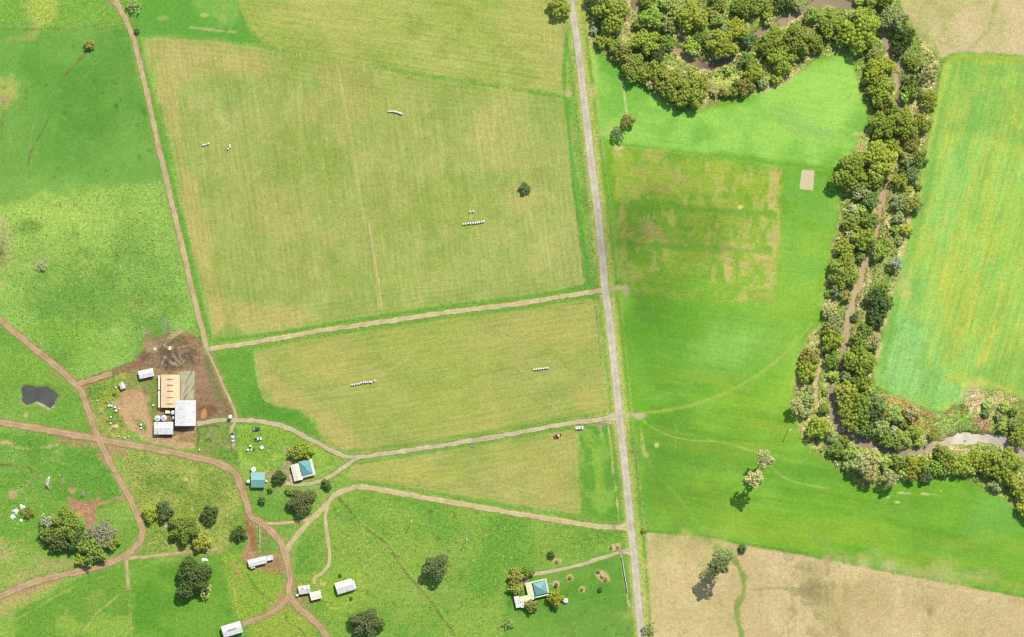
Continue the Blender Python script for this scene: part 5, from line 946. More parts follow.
T_(340, 575.5, 1.8, 'dark', 'tiny dark bush behind the white cottage')
T_(351, 598.5, 1.8, 'dark', 'tiny dark bush in front of the white cottage')
T_(551, 561 - 6, 4.2, 'dark', 'small dark shrub north of the southern drive')
for (x, y, r, tn, lb) in [(570, 577.5, 2.0, 'brown', 'brown clump in the upper round garden bed'), (582, 589.5, 1.8, 'green', 'green clump in the lower round garden bed'), (557.5, 561.3, 2.2, 'pink', 'reddish clump in the oval bed above the drive'), (556, 585.5, 2.2, 'dark', 'dark clump in the bed beside the house'),
                          (598, 571.5, 2.0, 'brown', 'brown clump at the top end of the long garden bed'), (602, 576, 2.2, 'pink', 'reddish clump in the middle of the long garden bed'), (605.5, 579.5, 2.0, 'brown', 'brown clump at the lower end of the long garden bed'), (611, 547.3, 1.8, 'brown', 'brown clump at the west end of the gateway bed'), (618, 546.8, 1.6, 'pink', 'reddish clump at the east end of the gateway bed')]:
    T_(x, y, r, tn, lb)
ORD = 'first second third fourth fifth sixth seventh eighth ninth tenth eleventh twelfth thirteenth fourteenth'.split()
def size_word(r): return 'small' if r < 6.2 else 'mid-sized' if r <= 11 else 'large'
from collections import defaultdict
bk = defaultdict(list)
for t in tree_log:
    if t['zone']: bk[(t['zone'], TINT[t['tint']][1], size_word(t['r']))].append(t)
for (z, cw_, sw), ts in bk.items():
    where, ax, grp = Z[z]; ts.sort(key=lambda t: t[ax])
    for i, t in enumerate(ts):
        kind = 'shrub' if t['r'] < 5.2 and not t['h'] else 'tree'
        t['label'] = f"{sw} {cw_} {kind} {where}" + ('' if len(ts) == 1 else f", {ORD[i]} such from {'left' if ax == 'x' else 'top'}")
        t['group'] = grp
        if kind == 'tree': t['name'] = 'creek_tree'
for t in tree_log: build_tree(t)

# bare and dead trees
def twig_mat(name, a, b_): return rough_mat(name, a, b_, 2.5, 0.9, 0.2)
GREYTWIG = twig_mat('grey_twigs', (206, 196, 176), (160, 148, 126)); TANTWIG = twig_mat('tan_twigs', (196, 176, 142), (150, 130, 100))
def bare_tree(x, y, r, h, mat, label, seed, thick=0.035, leaf=None, name='dead_tree', n0=9, levels=3):
    R = r * U; e = empty(name, W(x, y, hz(x, y))); tag(e, label, 'tree')
    me = bare_mesh(seed, n0, levels, thick); b = link('branches', me, mat, e, (0, 0, h * 0.55)); b.scale = (R, R, h * 0.5); b.rotation_euler.z = seed
    MB().tube([(0, 0, 0), (0.05, 0, h * 0.3), (0, 0.04, h * 0.6)], [R * 0.07 + 0.1, R * 0.05 + 0.08, R * 0.04 + 0.05], 8).build('trunk', mat, e)
    if leaf:
        c = link('crown', CR['T'][seed % 3], None, e, (0, 0, h * 0.6)); c.scale = (R * 0.9, R * 0.9, h * 0.3); c.color = C4(*TINT[leaf][0], k=LEAFK)
    return e
bare_tree(48, 481, 7, 6, BLEACHED, 'bleached white dead tree standing in the west paddock', 21, 0.05, n0=7, levels=2)
lg = MB().tube([W(49.6, 476.5, .8), W(48.2, 480, .9), W(47.8, 484, .8), W(49, 489, .5)], [.55, .85, .8, .45], 10)
lo = lg.build('fallen_trunk', BLEACHED, smooth=True); tag(lo, 'thick bleached white trunk fallen beneath the dead tree in the west paddock', 'log')
bare_tree(47, 520.5, 7.5, 9, GREYTWIG, 'silvery bare tree on the upper left of the western clump', 23, 0.06, leaf='white', n0=12)
bare_tree(105, 531, 16, 9, GREYTWIG, 'wide grey leafless tree beside the bare earth patch', 24, 0.04, leaf='twig', n0=14)
bare_tree(42, 266, 6, 3, GREYTWIG, 'low grey dead bush in the tussocky paddock', 25, 0.04, leaf='grey')
bare_tree(211, 436, 5, 4, GREYTWIG, 'small bare grey tree in the green patch below the sheds', 26, 0.045)
bare_tree(84, 493, 5, 3.5, GREYTWIG, 'small pale dead tree above the bare earth patch', 27, 0.05)
bare_tree(2, 250, 5, 4, GREYTWIG, 'grey dead scrub tree at the west edge', 28, 0.04)
bare_tree(437, 561, 9, 12, TANTWIG, 'bare tan branches rising through the lone paddock tree crown', 29, 0.03, name='bare_tree')
bare_tree(368, 614, 8, 12, TANTWIG, 'bare tan branches at the top of the bottom-edge dark tree', 30, 0.03, name='bare_tree')
bare_tree(712, 570, 9, 9, TANTWIG, 'bare tan branched tree between the two stubble field crowns', 31, 0.03, name='bare_tree')
bare_tree(195, 571, 3, 14, BLEACHED, 'short bleached dead limb at the top of the largest dark tree', 32, 0.14, name='bare_tree', n0=4, levels=1)

# undergrowth along the creek
rs = np.random.RandomState(3)
ux = rs.uniform(588, 1030, 9000); uy = rs.uniform(-10, 520, 9000)
m = (poly_sd(ux, uy, BANK) < -3); ux, uy = ux[m], uy[m]
d, w = seg_dist(ux, uy, _cs, False, _cw); cl = fbm(ux, uy, 18, 33, 3)
m = (d > w / 2 + 2.0) & (cl > 0.02) & ~((ux > 893) & (uy > 385) & (uy < 436)); ux, uy = ux[m][:1150], uy[m][:1150]
uz = height(ux, uy); ur = rs.uniform(0.5, 1.5, len(ux))
pal = np.array([C(*c, k=LEAFK) for c in [(116, 130, 62), (140, 154, 74), (170, 168, 98), (104, 116, 60), (136, 156, 72), (186, 176, 126)]])
ti = rs.randint(0, 6, len(ux)); per = 26
V, F_, T = leaf_cloud(np.stack([(ux - 512) * U, (318.5 - uy) * U, uz + ur * 0.4], 1), ur, np.ones(len(ux)), per, 0.42, rs, 0.7, 0.0)
cc = np.concatenate([pal[np.repeat(ti, per * 4)] * T[:, None], np.ones((len(V), 1))], 1)
me = mesh_np('undergrowth', V, F_, False, {'Col': ('FLOAT_COLOR', cc)})
um, nt, b = new_mat('weeds', 0.7, 0.15); nt.links.new(node(nt, 'ShaderNodeAttribute', attribute_name='Col').outputs['Color'], b.inputs['Base Color'])
tag(link('undergrowth', me, um), 'mixed green weeds and low scrub along the creek banks', 'undergrowth', kind='stuff')

# ------------------------------------------------------------------ buildings
def sheet_mat(name, col, dirt=(150, 138, 118), k=None, amt=0.35, axis=0, rough=0.45):
    """painted corrugated steel: ribs run down the slope, rust and grime in streaks"""
    m, nt, b = new_mat(name, rough, 0.35); tc = node(nt, 'ShaderNodeTexCoord'); o = tc.outputs['Object']
    sx = node(nt, 'ShaderNodeSeparateXYZ'); nt.links.new(o, sx.inputs[0])
    wv = mathn(nt, 'SINE', mathn(nt, 'MULTIPLY', sx.outputs[axis], 6.283 / 0.38))
    mp = node(nt, 'ShaderNodeMapping'); nt.links.new(o, mp.inputs[0]); mp.inputs['Scale'].default_value = (1.6, 0.25, 0.25) if axis == 0 else (0.25, 1.6, 0.25)
    st = noise(nt, mp.outputs[0], 0.9, 4, 0.65); pn = noise(nt, o, 0.35, 3)
    f = mathn(nt, 'MULTIPLY', mathn(nt, 'MULTIPLY', ramp(nt, st, 0.42, 0.8), ramp(nt, pn, 0.3, 0.7)), amt * 2)
    sheet = mathn(nt, 'FRACT', mathn(nt, 'MULTIPLY', sx.outputs[axis], 1 / 1.9))           # lap lines
    lap = mathn(nt, 'MULTIPLY', mathn(nt, 'LESS_THAN', sheet, 0.07), 0.25)
    c = mixc(nt, lap, mixc(nt, f, C4(*col, k=k), C4(*dirt)), C4(*dirt))
    nt.links.new(c, b.inputs['Base Color']); bump(nt, b, wv, 0.35, 0.03); return m
def plain_mat(name, col, rough=0.6, spec=0.3, k=None, metal=0.0, scale=1.2):
    m, nt, b = new_mat(name, rough, spec); b.inputs['Metallic'].default_value = metal; tc = node(nt, 'ShaderNodeTexCoord')
    f = noise(nt, tc.outputs['Object'], scale, 4); d = tuple(int(v * 0.86) for v in col)
    nt.links.new(mixc(nt, ramp(nt, f, 0.35, 0.7), C4(*col, k=k), C4(*d, k=k)), b.inputs['Base Color']); return m
WHITE_R = {0: sheet_mat('white_steel_x', (248, 245, 238), (172, 160, 142), 0.49, 0.5), 1: sheet_mat('white_steel_y', (248, 245, 238), (172, 160, 142), 0.49, 0.5, 1)}
GREYW_R = {0: sheet_mat('offwhite_steel_x', (236, 230, 220), (170, 152, 130), 0.50, 0.5), 1: sheet_mat('offwhite_steel_y', (236, 230, 220), (170, 152, 130), 0.50, 0.5, 1)}
CREAM_R = {0: sheet_mat('cream_steel_x', (250, 221, 168), (216, 176, 124), 0.52, 0.45), 1: sheet_mat('cream_steel_y', (250, 221, 168), (216, 176, 124), 0.52, 0.45, 1)}
TEAL_R = {0: sheet_mat('teal_steel_x', (126, 186, 174), (96, 140, 136), 0.52, 0.3), 1: sheet_mat('teal_steel_y', (116, 174, 176), (90, 132, 136), 0.52, 0.3, 1)}
PALE_R = {0: sheet_mat('pale_cream_steel_x', (246, 238, 206), (206, 190, 150), 0.56, 0.3), 1: sheet_mat('pale_cream_steel_y', (246, 238, 206), (206, 190, 150), 0.56, 0.3, 1)}
LIME_R = {0: sheet_mat('pale_yellow_steel', (228, 232, 176), (190, 190, 130), 0.56, 0.3), 1: sheet_mat('pale_yellow_steel_y', (228, 232, 176), (190, 190, 130), 0.56, 0.3, 1)}
WALLM = plain_mat('weatherboard', (206, 196, 176)); WALLG = plain_mat('steel_wall', (190, 186, 176)); DARK = plain_mat('dark_vent', (92, 76, 62)); GLASS = plain_mat('window_glass', (60, 70, 80), 0.1, 0.5)
TRIM = plain_mat('white_trim', (240, 238, 230)); CONC = plain_mat('concrete', (190, 182, 164)); TIMBER = plain_mat('deck_timber', (226, 196, 160)); DOORM = plain_mat('door_paint', (150, 140, 124))
PLASTIC = plain_mat('white_plastic', (250, 250, 246), 0.35, 0.4, 0.62); BLACK = plain_mat('black_rubber', (40, 40, 40), 0.8); METAL = plain_mat('galvanised', (178, 180, 178), 0.4, 0.5)
def gable_roof(par, L, D, hw, rise, RM_, over=0.35, th=0.07, ridge=True, x0=0, y0=0, zb=0.0, ax='x'):
    """two slopes and a ridge cap; ridge along local x"""
    s = rise / (D / 2); e = D / 2 + over
    for sg in (-1, 1):
        mb = MB(); zt = hw + rise; ze = hw - s * over
        mb.poly([(-L / 2 - over, 0, zt), (L / 2 + over, 0, zt), (L / 2 + over, sg * e, ze), (-L / 2 - over, sg * e, ze),
                 (-L / 2 - over, 0, zt + th), (L / 2 + over, 0, zt + th), (L / 2 + over, sg * e, ze + th), (-L / 2 - over, sg * e, ze + th)],
                [(0, 1, 2, 3), (4, 5, 6, 7), (0, 1, 5, 4), (2, 3, 7, 6), (1, 2, 6, 5), (0, 3, 7, 4)])
        r = mb.build('roof_slope', RM_[0], par)
        MB().box(-L / 2 - over + .02, sg * e - .06, ze - .06, L / 2 + over - .02, sg * e + .06, ze + .04).build('gutter', TRIM, r)
    if ridge:
        MB().prism([(-0.22, hw + rise + th - 0.03), (0, hw + rise + th + 0.06), (0.22, hw + rise + th - 0.03)], -L / 2 - over - .02, L / 2 + over + .02, 'x').build('ridge_cap', RM_[0], par)
def shed(name, cx, cy, L, D, ang, hw, rise, RM_, label, cat='shed', wall=None, doors=1, wins=1):
    """cx, cy, L (along the ridge), D in map units; ang: ridge direction in degrees, counter-clockwise"""
    e = empty(name, W(cx, cy, 0), math.radians(ang)); tag(e, label, cat); L *= U; D *= U; L -= 0.5; D -= 0.5; wall = wall or WALLG
    MB().prism([(-D / 2, -0.1), (D / 2, -0.1), (D / 2, hw), (0, hw + rise - .02), (-D / 2, hw)], -L / 2, L / 2, 'x').build('wall', wall, e)
    gable_roof(e, L, D, hw, rise, RM_)
    for k in range(doors):
        x = (k + 0.5) / doors * L - L / 2; w_ = min(1.4, L / doors * 0.36)
        d = MB().box(x - w_, -D / 2 - .05, 0, x + w_, -D / 2 + .02, min(hw - .25, 2.6)).build('door', DOORM, e)
        MB().box(x + w_ * .6, -D / 2 - .09, 1.0, x + w_ * .75, -D / 2 - .05, 1.1).build('handle', METAL, d)
    for k in range(wins):
        x = (k + 0.5) / wins * L - L / 2
        f = MB().box(x - .6, D / 2 - .02, 1.1, x + .6, D / 2 + .06, min(2.1, hw - .15)).build('window', TRIM, e)
        MB().box(x - .5, D / 2 + .05, 1.2, x + .5, D / 2 + .08, min(2.0, hw - .25)).build('pane', GLASS, f)
    return e
def hip_roof(par, x0, y0, x1, y1, hw, rise, mats, over=0.0, name='roof_slope'):
    """hipped roof, one part per slope; local metres"""
    x0 -= over; y0 -= over; x1 += over; y1 += over
    lx, ly = x1 - x0, y1 - y0; m = min(lx, ly) / 2; zt = hw + rise
    if lx >= ly: a, b_ = (x0 + m, (y0 + y1) / 2, zt), (x1 - m, (y0 + y1) / 2, zt)
    else: a, b_ = ((x0 + x1) / 2, y0 + m, zt), ((x0 + x1) / 2, y1 - m, zt)
    c = [(x0, y0, hw), (x1, y0, hw), (x1, y1, hw), (x0, y1, hw)]
    faces = [[c[0], c[1], b_, a], [c[1], c[2], b_], [c[2], c[3], a, b_], [c[3], c[0], a]] if lx >= ly else [[c[0], c[1], a], [c[1], c[2], b_, a], [c[2], c[3], b_], [c[3], c[0], a, b_]]
    for i, f in enumerate(faces):
        n = len(f); up = [(p[0], p[1], p[2] + 0.07) for p in f]
        MB().poly(list(f) + up, [tuple(range(n))[::-1], tuple(range(n, 2 * n))] + [(k, (k + 1) % n, n + (k + 1) % n, n + k) for k in range(n)]).build(name, mats[i % 2], par)
    MB().tube([(a[0], a[1], zt + .07), (b_[0], b_[1], zt + .07)] if a != b_ else [(a[0], a[1], zt), (a[0], a[1], zt + .1)], [.12, .12], 6).build('ridge_cap', mats[0], par)

VENT = plain_mat('vent_steel', (178, 142, 104))
# dairy shed with cream roof and five cross vents
e = shed('dairy_shed', 170.9, 391, 32.6, 18.3, 90, 3.4, 0.9, CREAM_R, 'long dairy shed with a cream orange roof and five dark vents', wall=WALLM, doors=2, wins=3)
L_, D_ = 33 * U, 19.6 * U
for k, yy in enumerate((379.2, 385, 391, 397.2, 403.6)):
    xl = (391 - yy) * U
    MB().prism([(-1.9, 3.4 + .9 - 1.9 * .17 + .03), (0, 3.4 + .9 + .03), (1.9, 3.4 + .9 - 1.9 * .17 + .03), (1.9, 3.4 + .9 - 1.9 * .17 + .26), (0, 3.4 + .9 + .30), (-1.9, 3.4 + .9 - 1.9 * .17 + .26)], xl - .28, xl + .28, 'x').build('roof_vent', VENT, e)
MB().prism([(6.3, 2.6), (7.45, 2.5), (7.45, 2.56), (6.3, 2.66)], -9.8, 0.2, 'x').build('side_awning', PALE_R[0], e)
MB().prism([(6.3, 2.5), (7.45, 2.4), (7.45, 2.46), (6.3, 2.56)], 0.9, 9.6, 'x').build('side_awning', PALE_R[0], e)
for yy in (-9.5, -4.5, 0, 4.8, 9.4): MB().box(yy - .05, 7.15, 0, yy + .05, 7.25, 2.42).build('awning_post', METAL, e)
e = shed('machinery_shed', 186.2, 412.8, 25.5, 20.3, 90, 4.2, 0.7, WHITE_R, 'large square white roofed machinery shed joined to the dairy shed corner', doors=2, wins=2)
e = shed('tank_shed', 164.2, 428, 19, 12, 0, 3.0, 0.55, WHITE_R, 'white roofed shed with two round tanks at its back', doors=2)
MB().box(-5.75 + 2.3, -3.7, 3.05, -5.75 + 2.45, 3.7, 3.45).build('roof_joint', plain_mat('rust_strip', (190, 140, 120)), e)
shed('farm_shed', 146.8, 373.4, 14.8, 7.6, 12, 2.8, 0.45, WHITE_R, 'small white roofed shed beside the muddy track north-west of the yard')
shed('garden_shed', 122.6, 385.6, 6.2, 4.6, 115, 2.2, 0.3, GREYW_R, 'tiny tilted off-white shed beside the bare yard', doors=1, wins=0)
shed('teal_shed', 258.3, 479.6, 13.6, 14.6, 0, 2.9, 1.2, TEAL_R, 'square shed with a teal gabled roof beside the brown track', wall=WALLM)
e = shed('hay_shed', 232.6, 628.6, 19.6, 11.2, 17, 3.8, 0.7, WHITE_R, 'white roofed shed with a grey ridge vent at the bottom edge', doors=2)
MB().box(-2.6, -.35, 4.5, 2.8, .35, 4.85).build('ridge_vent', METAL, e)
e = shed('long_shed', 257.6, 561.2, 18, 6.8, 14, 2.7, 0.4, WHITE_R, 'long narrow white roofed shed with a lower end bay by the track')
sub = MB().box(5.3, -1.0, 0, 9.6, 1.7, 2.35).build('end_bay', WALLG, e); MB().box(5.2, -1.15, 2.35, 9.75, 1.85, 2.45).build('bay_roof', WHITE_R[0], sub)
sub = MB().box(-4.6, -3.3, 0, -2.2, -1.9, 2.0).build('porch', WALLG, e); MB().box(-4.7, -3.4, 2.0, -2.1, -1.85, 2.08).build('porch_roof', WHITE_R[0], sub)
e = shed('cottage_shed', 304.6, 589.2, 11.4, 8, 9, 2.5, 0.4, GREYW_R, 'off-white roofed shed by the track with a red patch on its roof', wins=1)
MB().box(-1.3, .3, 2.86, -.5, 1.0, 3.0).build('roof_patch', plain_mat('red_patch', (196, 90, 80)), e); MB().box(1.2, -.6, 2.86, 2.4, .1, 2.95).build('roof_patch', plain_mat('blue_patch', (150, 190, 210)), e)
shed('carport', 316, 595, 10.8, 7.6, 14, 2.5, 0.35, PALE_R, 'cream roofed carport between the track and the fenced cottage', 'carport')
e = shed('cottage', 344.8, 586, 17.2, 11.4, 17, 2.8, 0.9, WHITE_R, 'white roofed cottage inside the small fenced garden', 'house', WALLM, 1, 3)
MB().box(.2, -3.0, 3.05, .75, 3.0, 3.12).build('skylight_strip', plain_mat('skylight', (176, 186, 206)), e)
MB().prism([(-3.1, 2.6), (2.2, 2.7), (2.2, 2.78), (-3.1, 2.68)], 5.0, 6.6, 'x').build('verandah_roof', PALE_R[1], e)
# house with teal hip roof and cream wing
e = empty('teal_house', W(303, 468.5), math.radians(14)); tag(e, 'house with a teal hipped roof and cream wing at the end of the curved drive', 'house')
MB().box(-1.2, -3.9, 0, 5.0, 4.3, 2.8).build('wall', WALLM, e); hip_roof(e, -1.2, -3.9, 5.0, 4.3, 2.8, 1.6, (TEAL_R[0], TEAL_R[1]), 0.4)
MB().prism([(5.4, 2.7), (6.6, 2.35), (6.6, 2.43), (5.4, 2.78)], -4.4, 4.6, 'y').build('verandah_roof', PALE_R[1], e); MB().prism([(-4.4, 2.66), (-5.4, 2.35), (-5.4, 2.43), (-4.4, 2.74)], -3.0, 6.6, 'x').build('verandah_roof', PALE_R[0], e)
for p in ((6.4, -4.2), (6.4, 0), (6.4, 4.4), (2, -5.2), (-2, -5.2)): MB().box(p[0] - .06, p[1] - .06, 0, p[0] + .06, p[1] + .06, 2.36).build('verandah_post', TRIM, e)
MB().prism([(-6.4, -0.1), (-1.5, -0.1), (-1.5, 2.5), (-3.9, 3.1), (-6.4, 2.5)], -6.0, 3.6, 'y').build('wing_wall', WALLM, e)
for a_, b_ in (((-6.7, 2.44), (-3.95, 3.12)), ((-3.95, 3.12), (-1.3, 2.46))): MB().prism([a_, b_, (b_[0], b_[1] + .07), (a_[0], a_[1] + .07)], -6.2, 3.9, 'y').build('roof_slope', PALE_R[1], e)
MB().prism([(-9.3, 0.0), (-6.5, 0.0), (-6.5, 0.35), (-9.3, 0.35)], -6.6, -1.6, 'y').build('deck', TIMBER, e)
f = MB().box(5.0, .6, 1.0, 5.08, 2.0, 2.1).build('window', TRIM, e); MB().box(5.07, .7, 1.1, 5.1, 1.9, 2.0).build('pane', GLASS, f); MB().box(5.0, -1.6, 0, 5.07, -.6, 2.1).build('door', DOORM, e)
f = MB().box(0.6, 4.28, 1.0, 2.2, 4.36, 2.1).build('window', TRIM, e); MB().box(0.7, 4.35, 1.1, 2.1, 4.38, 2.0).build('pane', GLASS, f)
# roadside house
e = empty('roadside_house', W(538, 588.5), math.radians(13)); tag(e, 'roadside house with a teal hip roof and pale yellow and white wings', 'house')
MB().box(-3.0, -4.2, 0, 5.0, 4.2, 2.7).build('wall', WALLM, e); hip_roof(e, -2.2, -3.4, 4.9, 3.6, 2.95, 1.5, (TEAL_R[0], TEAL_R[1]), 0.2)
hipm = (LIME_R[0], LIME_R[1])
for (x0, y0, x1, y1) in ((-6.8, 3.9, 5.3, 5.2), (5.2, -4.4, 6.2, 5.2), (-3.0, -5.0, 6.2, -3.7), (-6.8, -3.9, -2.5, 3.9)): MB().box(x0, y0, 2.62, x1 - .01, y1 - .01, 2.70).build('verandah_roof', LIME_R[0], e)
for p in ((-6.6, 5.0), (0, 5.0), (6.0, 5.0), (6.0, -4.2), (0, -4.8), (-6.6, -3.6)): MB().box(p[0] - .06, p[1] - .06, 0, p[0] + .06, p[1] + .06, 2.62).build('verandah_post', TRIM, e)
MB().box(-11.6, -7.2, 0, -5.6, -2.6, 2.4).build('wing_wall', WALLM, e); MB().prism([(-7.6, 2.36), (-4.9, 2.95), (-2.2, 2.36), (-2.2, 2.44), (-4.9, 3.03), (-7.6, 2.44)], -12.0, -5.2, 'x').build('wing_roof', LIME_R[0], e)
MB().box(-15.0, -8.0, 0, -12.3, -1.6, 2.5).build('end_wall', WALLG, e); MB().box(-15.3, -8.3, 2.5, -12.1, -1.3, 2.6).build('end_roof', WHITE_R[1], e)
MB().box(6.4, 0.6, 0.0, 8.8, 1.6, 0.3).build('steps', CONC, e); MB().box(5.0, 0.5, 0, 5.06, 1.5, 2.1).build('door', DOORM, e)
f = MB().box(-1.0, 4.18, 1.0, 1.0, 4.26, 2.1).build('window', TRIM, e); MB().box(-.9, 4.25, 1.1, .9, 4.28, 2.0).build('pane', GLASS, f)
f = MB().box(5.0, 2.0, 1.0, 5.08, 3.4, 2.1).build('window', TRIM, e); MB().box(5.07, 2.1, 1.1, 5.1, 3.3, 2.0).build('pane', GLASS, f)

# tanks -------------------------------------------------------------
def tank(cx, cy, r, h, label, mat=None, dark=False):
    e = empty('water_tank', W(cx, cy)); tag(e, label, 'water tank'); r *= U
    prof = [(r, 0)]
    for k in range(8): prof += [(r, h * k / 8 + .02), (r * 1.015, h * (k + .5) / 8)]
    MB().lathe(prof + [(r, h)], 24).build('body', mat or PLASTIC, e)
    MB().lathe([(r * 1.02, h + .003), (r * 1.02, h + .08), (r * .25, h + .08 + r * .22), (r * .22, h + .14 + r * .22)], 24).build('roof', mat or PLASTIC, e)
    MB().lathe([(r * .2, h + .14 + r * .22), (r * .2, h + .2 + r * .22)], 14).build('hatch', DARK if dark else METAL, e); return e
GREYP = plain_mat('grey_plastic', (222, 222, 224), 0.4, 0.4, 0.58)
tank(157.8, 418.3, 3.0, 2.4, 'round grey-white water tank behind the white shed, the left of two', GREYP); tank(164.3, 418, 3.0, 2.4, 'round grey-white water tank behind the white shed, the right of two', GREYP)
tank(173.4, 412.3, 2.0, 2.2, 'small white tank in the gap beside the machinery shed'); tank(230.6, 416.6, 1.9, 3.4, 'tall white tank at the farm gate with a long shadow')
tank(253.8, 469.3, 2.5, 2.4, 'white water tank at the corner of the teal shed'); tank(248.6, 481.2, 1.7, 2.2, 'white water tank on the west wall of the teal shed')
tank(522.6, 604.4, 3.0, 2.4, 'large white water tank beside the white end of the roadside house'); tank(532.6, 597.8, 1.7, 2.2, 'small white water tank tucked under the roadside house eave'); tank(565.6, 600.4, 2.3, 1.6, 'white round tank with a dark hatch on the lawn', None, True)

# wrapped bales -----------------------------------------------------
mb = MB(); r0 = 0.62
mb.lathe([(r0 * .55, -.62), (r0 * .9, -.6), (r0, -.5), (r0 * 1.01, 0), (r0, .5), (r0 * .9, .6), (r0 * .55, .62)], 18, Matrix.Translation((0, 0, r0)), 'y')
wrap, nt, b = new_mat('bale_wrap', 0.3, 0.5); tc = node(nt, 'ShaderNodeTexCoord'); f = noise(nt, tc.outputs['Object'], 3.0, 4)
nt.links.new(mixc(nt, ramp(nt, f, .3, .7), C4(244, 244, 226, k=.6), C4(206, 204, 180, k=.6)), b.inputs['Base Color']); bump(nt, b, f, .2, .05)
BALE = mb.mesh('bale', True); BALE.materials.append(wrap)
def bales(row, label, group, end_on=True, z=0.0):
    for i, (x, y, a) in enumerate(row):
        o = link('hay_bale', BALE, None, None, W(x, y, z)); o.rotation_euler.z = math.radians(a); s = rnd.uniform(.92, 1.1) * 0.92; o.scale = (s, s, s)
        tag(o, f"{label}, {ORD[i]} from the left", 'bale', group)
rw = lambda x0, y0, x1, y1, n, a, j=0.25: [(x0 + (x1 - x0) * k / (n - 1) + rnd.uniform(-j, j) * .3, y0 + (y1 - y0) * k / (n - 1) + rnd.uniform(-j, j), a + rnd.uniform(-12, 12)) for k in range(n)]
bales(rw(463.3, 224, 473, 222.8, 5, 5, .3) + rw(475, 222.9, 483.6, 221.6, 5, 5, .4), 'white bale in the ten-bale row of the largest hay field', 'ten-bale row in the largest hay field')
bales([(470, 211.8, 20), (473.2, 211.5, -10)], 'white wrapped bale in the pair above the ten-bale row', 'bale pair above the row')
bales(rw(351.8, 385, 359, 383.6, 4, 5) + rw(361, 382.8, 369.6, 381.8, 5, 5) + rw(371.6, 382.0, 374.6, 380.6, 2, 5), 'white bale in the broken row of the middle hay field', 'broken bale row in the middle hay field')
bales(rw(534, 369.6, 547.6, 368, 7, -84, .1), 'white bale in the tight straight line near the road', 'tight bale line near the road')
bales([(389, 111.6, -90), (391.2, 111.4, -88), (393.4, 111.5, -92), (395.6, 111.8, -95), (397.7, 112.5, -108), (399.7, 113.2, -110), (401.4, 113.8, -105)], 'white bale in the curved line high in the hay field', 'curved bale line high in the hay field')
bales([(203.6, 145.2, -78), (206, 144.6, -80), (208.6, 143.8, -76)], 'white wrapped bale in the short western line', 'short western bale line')
bales([(228.3, 149, -50), (230, 147.2, 10), (229.8, 145.4, 70)], 'white wrapped bale in the jumbled western heap', 'jumbled western bales')

# vehicles ----------------------------------------------------------
def wheel(par, x, y, r, w, mat=None):
    t = MB().lathe([(r * .5, -w / 2), (r * .95, -w / 2), (r, -w * .3), (r, w * .3), (r * .95, w / 2), (r * .5, w / 2)], 16, Matrix.Translation((x, y, r)), 'y').build('wheel', BLACK, par)
    MB().lathe([(r * .48, -w / 2 - .02), (r * .48, w / 2 + .02)], 12, Matrix.Translation((x, y, r)), 'y').build('rim', mat or METAL, t)
def ute(cx, cy, ang, paint_, label, tray=None, name='parked_ute', cat='ute', cabin_dark=False, L=4.9):
    e = empty(name, W(cx, cy), math.radians(ang)); tag(e, label, cat); w_ = .9
    M_ = plain_mat('paint_' + name, paint_, .3, .5, .6)
    MB().prism([(-L / 2, .45), (L / 2 - .1, .45), (L / 2, .6), (L / 2 - .05, .95), (L * .22, 1.08), (-L / 2, 1.0)], -w_, w_, 'y').build('body', M_, e, bevel=.05)
    MB().prism([(L * .26, 1.05), (L * .12, 1.62), (-L * .10, 1.66), (-L * .15, 1.02)], -w_ * .86, w_ * .86, 'y').build('cabin', M_, e, bevel=.05)
    MB().prism([(L * .262, 1.12), (L * .135, 1.6), (L * .125, 1.6), (L * .25, 1.12)], -w_ * .76, w_ * .76, 'y').build('windscreen', GLASS, e)
    for s_ in (-1, 1):
        MB().box(-L * .08, s_ * (w_ * .87) - .01, 1.15, L * .14, s_ * (w_ * .87) + .01, 1.5).build('side_window', GLASS, e)
        MB().box(L / 2 - .06, s_ * .6 - .15, .7, L / 2 + .0, s_ * .6 + .15, .88).build('headlight', TRIM, e)
        for x in (L * .31, -L * .3): wheel(e, x, s_ * w_ * .92, .36, .24)
    MB().box(-L / 2 + .08, -w_ * .85, 1.0, -L * .18, w_ * .85, 1.06).build('tray', tray or METAL, e)
    return e
ute(579.4, 427.8, 3, (250, 250, 250), 'white ute parked on the grass below the drive near the road', PLASTIC)
ute(232.8, 437, -84, (236, 238, 240), 'white and dark ute parked beside the fenced lane', GLASS, L=5.6)
ute(258.2, 438.8, 8, (232, 236, 236), 'white car with dark windows on the lawn above the drums', BLACK, 'parked_car', 'car', L=4.4)
ute(256.4, 428.8, 4, (70, 88, 84), 'dark car on the lawn just below the pale drive', METAL, 'parked_car', 'car', L=4.4)
e = empty('tractor', W(558.6, 435.3), math.radians(25)); tag(e, 'small red tractor with a pale canopy below the drive', 'tractor'); RED = plain_mat('tractor_red', (186, 60, 44), .4, .4)
MB().prism([(-1.2, .6), (1.7, .6), (1.8, 1.2), (1.5, 1.35), (.2, 1.4), (.1, 1.0), (-1.2, 1.0)], -.38, .38, 'y').build('body', RED, e, bevel=.05)
for sx, sy in ((-.5, -.5), (-.5, .5), (.4, -.5), (.4, .5)): MB().box(sx - .04, sy - .04, .9, sx + .04, sy + .04, 2.3).build('canopy_post', BLACK, e)
MB().box(-.7, -.65, 2.3, .6, .65, 2.38).build('canopy', GREYP, e); MB().box(-.6, -.25, 1.0, -.1, .25, 1.2).build('seat', BLACK, e)
for s_ in (-1, 1): wheel(e, -.8, s_ * .75, .7, .4, RED); wheel(e, 1.3, s_ * .6, .42, .24, RED)
MB().box(-3.0, -1.0, .3, -1.6, 1.0, .75).build('implement', RED, e)

